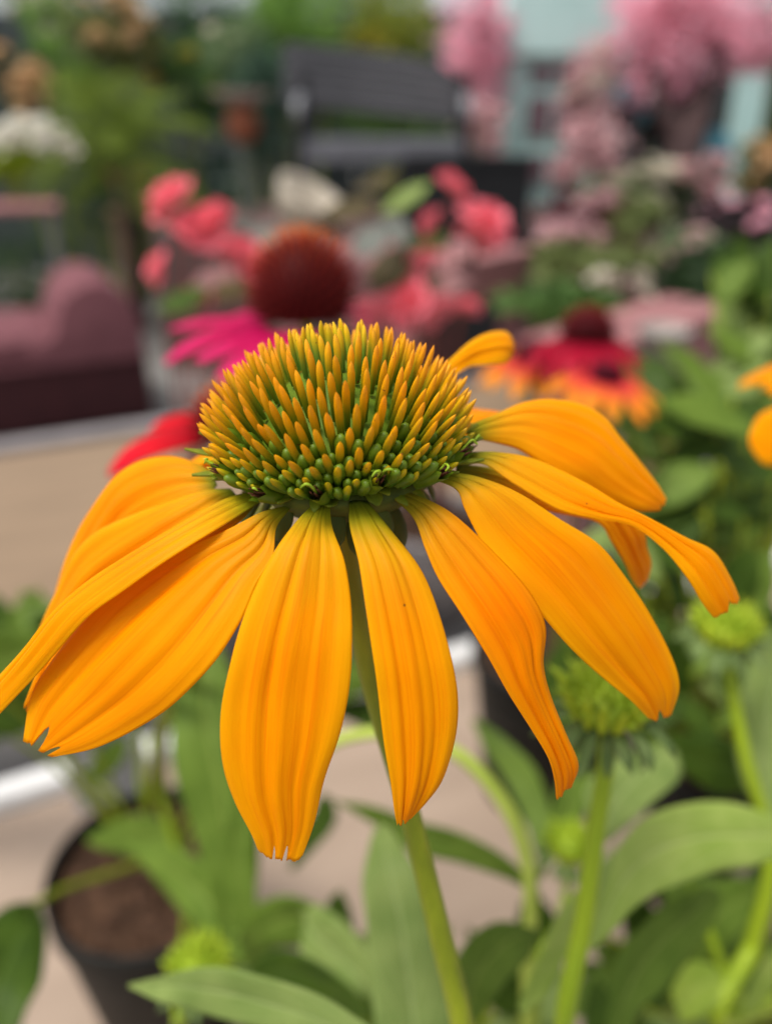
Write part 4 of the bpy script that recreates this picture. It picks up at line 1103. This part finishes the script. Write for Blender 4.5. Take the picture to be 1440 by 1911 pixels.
# black planter box at its right
PB = 4.3; b0, b1 = at(752, 435, PB), at(985, 435, PB); bt_ = at(870, 292, PB).z
px_ = empty('planter_box', ((b0.x + b1.x) / 2, b0.y, 0)); tag(px_, 'large black planter box right of the slatted bench', 'planter box')
wb_ = b1.x - b0.x; PLB = mat('planter_black', C(.016, .016, .017), C(.010, .010, .011), .6, 6, spec=.15)
for c_, s_ in (((0, 0, bt_ / 2), (wb_, .03, bt_)), ((0, .5, bt_ / 2), (wb_, .03, bt_)), ((-wb_ / 2 + .016, .25, bt_ / 2), (.03, .466, bt_)), ((wb_ / 2 - .016, .25, bt_ / 2), (.03, .466, bt_))): box_part('side_panel', c_, s_, PLB, px_, .004)
box_part('soil', (0, .25, bt_ - .05), (wb_ - .07, .46, .04), SOIL, px_, .003)
box_part('rim', (0, -.003, bt_ - .015), (wb_ + .03, .045, .035), PLB, px_, .006)

# ---- teal garden kiosk with arched roof
TEAL = mat('teal_paint', C(0.50, 0.70, 0.66), C(0.40, 0.60, 0.56), 0.5, 3)
TEALD = mat('teal_paint_deep', C(0.12, 0.30, 0.30), C(0.09, 0.23, 0.23), 0.5, 3)
PANE = mat('mauve_pane', C(0.20, 0.115, 0.135), C(0.13, 0.08, 0.095), 0.25, 2, spec=0.3)
KD = 6.2; kk = KD / FPX
kc = at(1022, 360, KD); kb = empty('garden_kiosk', (kc.x, kc.y, 0)); tag(kb, 'pale teal arched garden kiosk with mauve window panes', 'kiosk')
def kz(y): return at(1022, y, KD).z
hw = 78 * kk
box_part('wall', (0, .32, kz(110) / 2), (2 * hw, .6, kz(110)), TEAL, kb, .01)
bm = bmesh.new(); prof = [(math.cos(a) * hw * 1.45, kz(112) + math.sin(a) * .62) for a in np.linspace(0, math.pi, 15)]
va = [bm.verts.new((x, -.08, z)) for x, z in prof]; vb = [bm.verts.new((x, .72, z)) for x, z in prof]
bm.faces.new(va); bm.faces.new(vb[::-1])
for i in range(len(prof)): j = (i + 1) % len(prof); bm.faces.new((va[i], vb[i], vb[j], va[j]))
bmesh.ops.recalc_face_normals(bm, faces=bm.faces); link('roof', bm_mesh('roof', bm), TEAL, kb)
for z0, z1 in ((kz(262), kz(176)), (kz(166), kz(122)), (kz(350), kz(280))):
    w = box_part('window', (-.02, .012, (z0 + z1) / 2), (hw * 1.25, .03, z1 - z0), TEAL, kb, .006)
    for sx in (-1, 1): box_part('pane', (-.02 + sx * hw * .30, -.006, (z0 + z1) / 2), (hw * .52, .012, (z1 - z0) - .05), PANE, w, .003)
for sx in (-1, 1): box_part('post', (sx * hw * .93, .0, kz(110) / 2), (.07, .07, kz(110)), TEAL, kb, .006)
for x, y, w, h, lab in ((1385, 250, 60, 220, 'tall teal shutter panel at the upper right among blossom'), (880, 200, 60, 150, 'deep teal panel between the black bench and the kiosk')):
    c = at(x, y, 6.6); t = empty('shutter_panel', (c.x, c.y, 0)); tag(t, lab, 'shutter'); top = at(x, y - h / 2, 6.6).z
    ww = w * 6.6 / FPX
    for k in range(4): box_part('slat', (-ww / 2 + ww * (k + .5) / 4, 0, top / 2), (ww / 4 - .006, .03, top), TEAL if x > 1000 else TEALD, t, .004)
for x, y, lab in ((1325, 290, 'turquoise glazed ball pot below the blossom tree'), (1180, 190, 'turquoise glazed jar beside the kiosk blossom')):
    c = at(x, y, 5.6); s = lathe('glazed_pot', [(.02, -.16), (.10, -.14), (.15, -.03), (.14, .08), (.08, .14), (.09, .17), (.07, .165)], mat('turquoise_glaze', C(.10, .30, .36), C(.07, .24, .30), .2, 4), None, 24)
    t = empty('glazed_pot', (c.x, c.y, 0)); s.name = 'jar'; s.parent = t; s.location = (0, 0, c.z); tag(t, lab, 'glazed pot')
    lathe('pedestal', [(.12, 0), (.10, .05), (.06, .1), (.06, c.z - .2), (.09, c.z - .161)], mat('pedestal_stone', C(.25, .24, .23), C(.18, .17, .17), .8, 8), t, 20)

# ---- shrubs and trees
shrub('blossom_tree', 'large pink blossom tree with dark leaning trunk at the upper right', 1290, 75, 5.2, 350, 270, B_PINK, 3000, .07, 101, B_PINK, 60, .07, 'tree', None, balls=[(0, 0, 0, .5, .55), (.45, 0, .35, .5, .5), (-.45, 0, -.15, .45, .5), (-.35, 0, .5, .5, .4), (.55, 0, -.1, .35, .35), (-.3, 0, -.55, .28, .3)], trunk=False)
bt = bpy.data.objects['blossom_tree']
for o in [c for c in bt.children if c.name.startswith('stem')]: bpy.data.objects.remove(o)
f0 = at(1262, 420, 5.2); g0 = Vector((f0.x, f0.y, 0))
for pts, rr in (([g0, at(1268, 330, 5.2), at(1290, 240, 5.2), at(1335, 110, 5.25), at(1350, 20, 5.3)], [.13, .11, .10, .07, .04]), ([at(1280, 280, 5.2), at(1235, 200, 5.15), at(1215, 120, 5.1)], [.08, .06, .03])):
    o = tube('trunk', pts, rr, BARK, None, 12, 24); o.parent = bt; o.matrix_parent_inverse = Matrix.Translation(-bt.location)
shrub('blossom_tree', 'slim pink blossom tree between the black bench and the teal kiosk', 893, 70, 5.6, 150, 330, B_PINK, 1300, .07, 102, B_PINK, 30, .07, 'tree', None, trunk=True)
SH = [
 # label, px, py, d, w, h, material, n, leaf, blossom mat, nb, br
 ('pale pink rose bush beside the kiosk wall', 1115, 155, 5.4, 130, 170, B_PALE, 700, .06, B_WHITE, 20, .05),
 ('dusty pink rose bush under the kiosk window', 1100, 275, 5.0, 140, 130, B_PALE, 700, .06, B_PALE, 34, .06),
 ('coral flowered bush right of the kiosk', 1130, 235, 5.5, 110, 80, F_MAROON, 600, .05, B_CORAL, 18, .045),
 ('rosy bush between the planter box and the kiosk', 905, 245, 5.3, 90, 110, B_PALE, 800, .05, B_PALE, 14, .05),
 ('dark bush behind the leaning blossom trunk', 1225, 240, 6.0, 190, 240, mat('foliage_plum', C(.060, .045, .050), C(.035, .026, .03), .7, 9, trans=.2), 2600, .06, None, 0, 0),
 ('cream and pink rose bush below the blossom tree', 1190, 355, 3.6, 150, 90, F_MID, 900, .045, B_WHITE, 30, .05),
 ('pale pink rose bush right of the leaning trunk', 1300, 360, 3.6, 130, 130, F_DARK, 900, .045, B_PALE, 36, .05),
 ('peach rose bush at the right edge of the photo', 1425, 320, 3.8, 120, 140, F_OLIVE, 700, .045, B_PEACH, 18, .05),
 ('maroon leafed bush behind the pink bench', 1090, 400, 2.9, 190, 120, F_MAROON, 1500, .045, B_PALE, 22, .042),
 ('dark plum bush at the right with pale pink blossom', 1360, 440, 2.7, 210, 130, mat('foliage_plum_dark', C(.045, .03, .034), C(.024, .02, .02), .7, 9, trans=.2), 1700, .045, B_PINK, 18, .036),
 ('bright green bush below the cream roses', 1180, 400, 2.8, 150, 60, F_SOFT, 900, .04, None, 0, 0),
 ('white and pink flowering bush just behind the coral begonia', 1050, 455, 2.4, 150, 80, F_MAROON, 800, .04, B_PALE, 24, .045),
 ('fresh green bush behind the crimson coneflower', 1110, 490, 2.0, 210, 60, F_SOFT, 900, .045, None, 0, 0),
 ('cream flowering bush above the crimson coneflower', 1130, 540, 1.9, 230, 70, F_MAROON, 700, .04, B_WHITE, 24, .033),
 ('low green bush left of the crimson coneflower', 1060, 570, 1.7, 260, 60, F_MID, 900, .04, None, 0, 0),
 ('dark green bush under the plum bush at right', 1330, 510, 2.2, 200, 110, F_DARK, 1700, .045, None, 0, 0),
 ('sage green bush with pink buds beside the pink bench', 1270, 480, 2.3, 120, 110, F_SAGE, 800, .04, B_PALE, 16, .034),
 ('yellow green shrub above the black bench', 735, 50, 7.0, 190, 190, F_YEL, 2400, .07, B_YELLOW, 18, .07),
 ('bright green shrub left of the black bench', 560, 60, 7.0, 240, 170, F_BRIGHT, 2600, .07, None, 0, 0),
 ('lush green tree at the top of the photo', 390, 40, 7.6, 240, 190, mat('foliage_fresh', C(.07, .17, .04), C(.04, .10, .03), .6, 6, trans=.25), 2600, .07, None, 0, 0),
 ('green bushes seen under the back of the black bench', 740, 225, 6.4, 330, 130, F_MID, 2200, .06, None, 0, 0),
 ('dark green shrub left of the black bench', 490, 210, 6.2, 160, 260, F_BLUE, 2200, .06, None, 0, 0),
 ('peach rose bush at the upper left', 50, 150, 5.8, 170, 200, F_DARK, 900, .06, B_PEACH, 20, .10),
 ('olive shrub with pale flowers at the top left', 215, 70, 6.0, 230, 170, F_OLIVE, 1700, .06, B_PEACH, 10, .10),
 ('dark evergreen shrub behind the mauve chaise', 40, 520, 6.6, 330, 230, F_DARK, 2800, .06, None, 0, 0),
 ('dark undergrowth below the arching palm', 210, 380, 6.6, 330, 190, F_DARK, 2400, .06, None, 0, 0),
 ('white flowering bush at the top left corner', 75, 20, 6.6, 160, 110, F_BRIGHT, 500, .06, B_WHITE, 14, .07),
 ('blue green shrub left of the white bowl', 420, 330, 6.6, 130, 150, F_BLUE, 1300, .05, mat('blossom_silver', C(.42, .45, .45), C(.32, .35, .35), .5, 9, trans=.2), 10, .04),
 ('leafy green shrub with yellow flowers left of the slatted bench', 345, 165, 6.3, 170, 170, F_MID, 1500, .06, B_YELLOW, 8, .06),
 ('pale green shrub under the lush tree', 430, 100, 6.9, 170, 120, F_SAGE, 1300, .06, B_WHITE, 6, .05),
 ('bright leafy shrub with cream flowers at the upper left', 140, 95, 6.5, 180, 130, F_BRIGHT, 1300, .06, B_WHITE, 9, .07),
 ('tall green tree behind the upper left shrubs', 120, -60, 8.0, 520, 260, F_MID, 3600, .08, None, 0, 0),
 ('tall pale green tree behind the black bench', 620, -50, 8.2, 420, 240, F_BRIGHT, 3200, .08, None, 0, 0),
 ('olive bush behind the leaning blossom crown', 1420, 130, 7.0, 130, 400, F_OLIVE, 2200, .06, None, 0, 0),
]
for k, s in enumerate(SH):
    lab, px, py, d, w, h, m, n, lf, bmt, nb, br = s
    nm = 'rose_bush' if 'rose' in lab.split('bush')[0] and 'bush' in lab else ('tree' if ' tree ' in lab and lab.split()[0] in ('lush', 'tall') else 'shrub')
    shrub(nm, lab, px, py, d, w, h, m, n, lf, 200 + k, bmt, nb, br, cat='tree' if nm == 'tree' else 'shrub', trunk=(nm == 'tree'), base_z=0.0)

# arching palm at the upper left
pm = empty('arching_palm', Vector((at(225, 330, 5.4).x, at(225, 330, 5.4).y, 0))); tag(pm, 'arching dark green palm at the upper left behind the chaise', 'palm')
rs = random.Random(5); hub = at(225, 300, 5.4) - pm.location
tube('trunk', [Vector((0, 0, 0)), hub * .5 + Vector((.02, 0, 0)), hub], [.06, .05, .045], BARK, pm, 10, 10)
F_PALM = far_mat('palm_green', (0.19, 0.26, 0.03), (0.11, 0.165, 0.02), 0.35, 5)
for k in range(26):
    a = k * GA; ln = rs.uniform(.6, .95); el = math.radians(rs.uniform(15, 75))
    d0 = Vector((math.cos(a) * math.cos(el), math.sin(a) * math.cos(el) * .8, math.sin(el)))
    vs, fs = [], []
    p, dr = Vector(hub), d0.copy()
    for i in range(16):
        p = p + dr * ln / 16; dr = (dr + Vector((0, 0, -.13))).normalized()
        sd_ = dr.cross(Vector((0, 0, 1))).normalized()
        for sgn in (-1, 1):
            b = len(vs); L = ln * .34 * math.sin(math.pi * (i + 2) / 19)
            e = (sd_ * sgn * .8 + dr * .5 + Vector((0, 0, -.35))).normalized()
            vs += [p - dr * .012, p + dr * .012, p + e * L * .6 + dr * .01, p + e * L]; fs += [(b, b + 1, b + 2), (b, b + 2, b + 3)]
    link('frond', mesh_from('frond', vs, fs), F_PALM, pm)

# dusty pink slatted bench pieces beyond the flowers
DP = mat('dusty_pink_paint', C(0.33, 0.15, 0.145), C(0.25, 0.11, 0.11), 0.6, 8)
def plank_table(name, label, p0, p1, depth, zt, cat, nsl=5, dark=False):
    v = Vector((p1.x - p0.x, p1.y - p0.y, 0)); L = v.length; a = math.atan2(v.y, v.x)
    t = empty(name, (p0.x, p0.y, 0), a); tag(t, label, cat)
    for k in range(nsl): box_part('slat', (L / 2, depth * (k + .5) / nsl, zt - .015), (L, depth / nsl - .015, .03), DP, t, .004)
    for sx in (.06, L - .06):
        for sy in (.05, depth - .05): box_part('leg', (sx, sy, (zt - .03) / 2), (.05, .05, zt - .032), STEEL if dark else DP, t, .004)
    if not dark: box_part('apron', (L / 2, .03, zt - .075), (L - .16, .03, .085), DP, t, .004)
    return t
z1 = at(1180, 640, 1.25).z
p0, p1 = floor_at(1120, 660, z1), floor_at(1385, 570, z1)
plank_table('slatted_bench', 'dusty pink slatted bench running to the right behind the crimson coneflower', p0, p1, .16, z1, 'bench', 2)
z2 = at(890, 485, 2.0).z
plank_table('slatted_table', 'dusty pink slatted table below the black planter box', floor_at(770, 512, z2), floor_at(1010, 462, z2), .5, z2, 'table')
DPK = mat('deep_dusty_pink_paint', C(0.22, 0.085, 0.085), C(0.16, 0.065, 0.065), 0.7, 8)
z3 = at(50, 378, 4.6).z
plank_table('slatted_table', 'dusty pink table at the left edge under the white hydrangea', floor_at(-140, 392, z3), floor_at(112, 384, z3), .5, z3, 'table', 4, True)

# white hydrangea with lime leaf, upper left
hy = shrub('white_hydrangea', 'white hydrangea head with lime green leaves at the left edge', 10, 300, 4.7, 140, 70, mat('foliage_lime', C(.36, .46, .03), C(.24, .36, .02), .5, 9, trans=.3), 420, .09, 301, cat='hydrangea', base_z=z3)
B_CREAM = far_mat('hydrangea_white', (0.86, 0.84, 0.76), (0.78, 0.75, 0.66), .3)
hb = Vector(hy.location); rs = random.Random(3)
sp = []
for _ in range(70):
    v = Vector((rs.gauss(0, 1), rs.gauss(0, 1), abs(rs.gauss(0, 1)))).normalized(); c = at(66, 290, 4.7)
    sp.append(c + Vector((v.x * .24, v.y * .2, v.z * .19)))
blossoms(hy, sp, .05, B_CREAM, 9, hb)

# terracotta pot on a pale wooden stand
WOOD = mat('pale_wood', C(0.42, 0.29, 0.17), C(0.33, 0.22, 0.13), 0.6, 6, stretch=(6, 6, 1))
TERRA = mat('terracotta', C(0.30, 0.10, 0.05), C(0.22, 0.075, 0.04), 0.8, 8)
SD_ = 6.0; s0 = at(285, 600, SD_); zs = at(285, 392, SD_).z
st_ = empty('plant_stand', (s0.x, s0.y, 0), .3); tag(st_, 'pale wooden plant stand right of the mauve chaise', 'plant stand')
for sx in (-1, 1):
    for sy in (0, 1): box_part('leg', (sx * .14, sy * .25, zs / 2), (.10, .07, zs), WOOD, st_, .005)
for k in range(4): box_part('slat', (-.165 + k * .11, .12, zs + .012), (.10, .42, .022), WOOD, st_, .003)
box_part('rail', (0, .0, zs * .5), (.18, .03, .07), WOOD, st_, .003)
tp = lathe('terracotta_pot', [(.10, 0), (.15, .22), (.17, .22), (.17, .27), (.15, .27), (.14, .2), (.001, .2)], TERRA, None, 24); tp.location = (s0.x - .05, s0.y + .12, zs + .024)
tag(tp, 'terracotta pot standing on the pale wooden plant stand', 'plant pot')
# pale saucer-topped birdbath with terracotta below
c = at(450, 185, 5.0); bb = empty('birdbath', (c.x, c.y, 0)); tag(bb, 'pale shallow bowl over a terracotta collar left of the black bench', 'birdbath')
lathe('bowl', [(.02, c.z - .03), (.10, c.z - .02), (.19, c.z + .03), (.195, c.z + .04), (.18, c.z + .035), (.001, c.z)], mat('pale_stone', C(.46, .38, .33), C(.36, .30, .26), .7, 8), bb, 28)
lathe('pedestal', [(.13, 0), (.10, .05), (.05, .2), (.05, c.z - .25)], mat('stand_moss_grey', C(.10, .12, .09), C(.07, .085, .065), .8, 8), bb, 20)
lathe('terracotta_collar', [(.05, c.z - .251), (.10, c.z - .20), (.11, c.z - .12), (.06, c.z - .031)], TERRA, bb, 20)
# cream bowl in front of the bench
c = at(575, 385, 1.9); cb = empty('cream_bowl_stand', (c.x, c.y, 0)); tag(cb, 'cream ceramic bowl on a grey stand behind the red brown cone', 'bowl')
lathe('bowl', [(.02, c.z - .06), (.06, c.z - .05), (.085, c.z + .01), (.09, c.z + .035), (.075, c.z + .03), (.05, c.z - .03), (.001, c.z - .04)], mat('cream_ceramic', C(.42, .365, .29), C(.36, .31, .24), .45, 8), cb, 28)
_bw = cb.children[0]; _bw.data.transform(Matrix.Translation((0, 0, -c.z))); _bw.location = (0, 0, c.z); _bw.rotation_euler = (.2, .5, 0)
lathe('stand', [(.08, 0), (.08, .03), (.025, .06), (.025, c.z - .1), (.05, c.z - .061)], mat('stand_grey_green', C(.16, .19, .17), C(.12, .14, .13), .6, 8), cb, 16)
# cream flowers pot behind crimson flowers
c = at(1235, 650, 1.15); wp = lathe('cream_pot', [(.025, -.05), (.034, .02), (.038, .02), (.038, .03), (.032, .03), (.030, .015), (.001, .015)], mat('cream_glaze', C(.30, .27, .24), C(.25, .22, .20), .5, 20), None, 24)
wb = empty('cream_pot', (c.x, c.y, 0)); wp.name = 'pot'; wp.parent = wb; wp.location = (0, 0, c.z); tag(wb, 'small cream pot behind the crimson and orange coneflowers', 'plant pot')
lathe('stand', [(.06, 0), (.06, .02), (.02, .05), (.02, c.z - .07), (.03, c.z - .051)], WOOD, wb, 16)

# dark boarded fence closing the yard
FEN = mat('fence_slate', C(0.055, 0.065, 0.066), C(0.036, 0.044, 0.045), 0.8, 4, stretch=(4, 1, .4))
fe = empty('board_fence', (-9.0, 8.6, 0)); tag(fe, 'dark slate board fence behind the shrubs', 'fence')
bme = None
for k in range(90):
    h = 2.3
    if bme is None:
        bm = bmesh.new(); box(bm, (0, 0, h / 2), (.19, .03, h), 0, .004); bme = bm_mesh('board', bm); bme.materials.append(FEN)
    o = bpy.data.objects.new('board', bme); COL.objects.link(o); o.parent = fe; o.location = (k * .2, R.uniform(-.006, .006), R.uniform(-.02, .02) + .02)
for k in range(11): box_part('post', (k * 1.8, .08, 1.16), (.09, .09, 2.3), FEN, fe, .005)
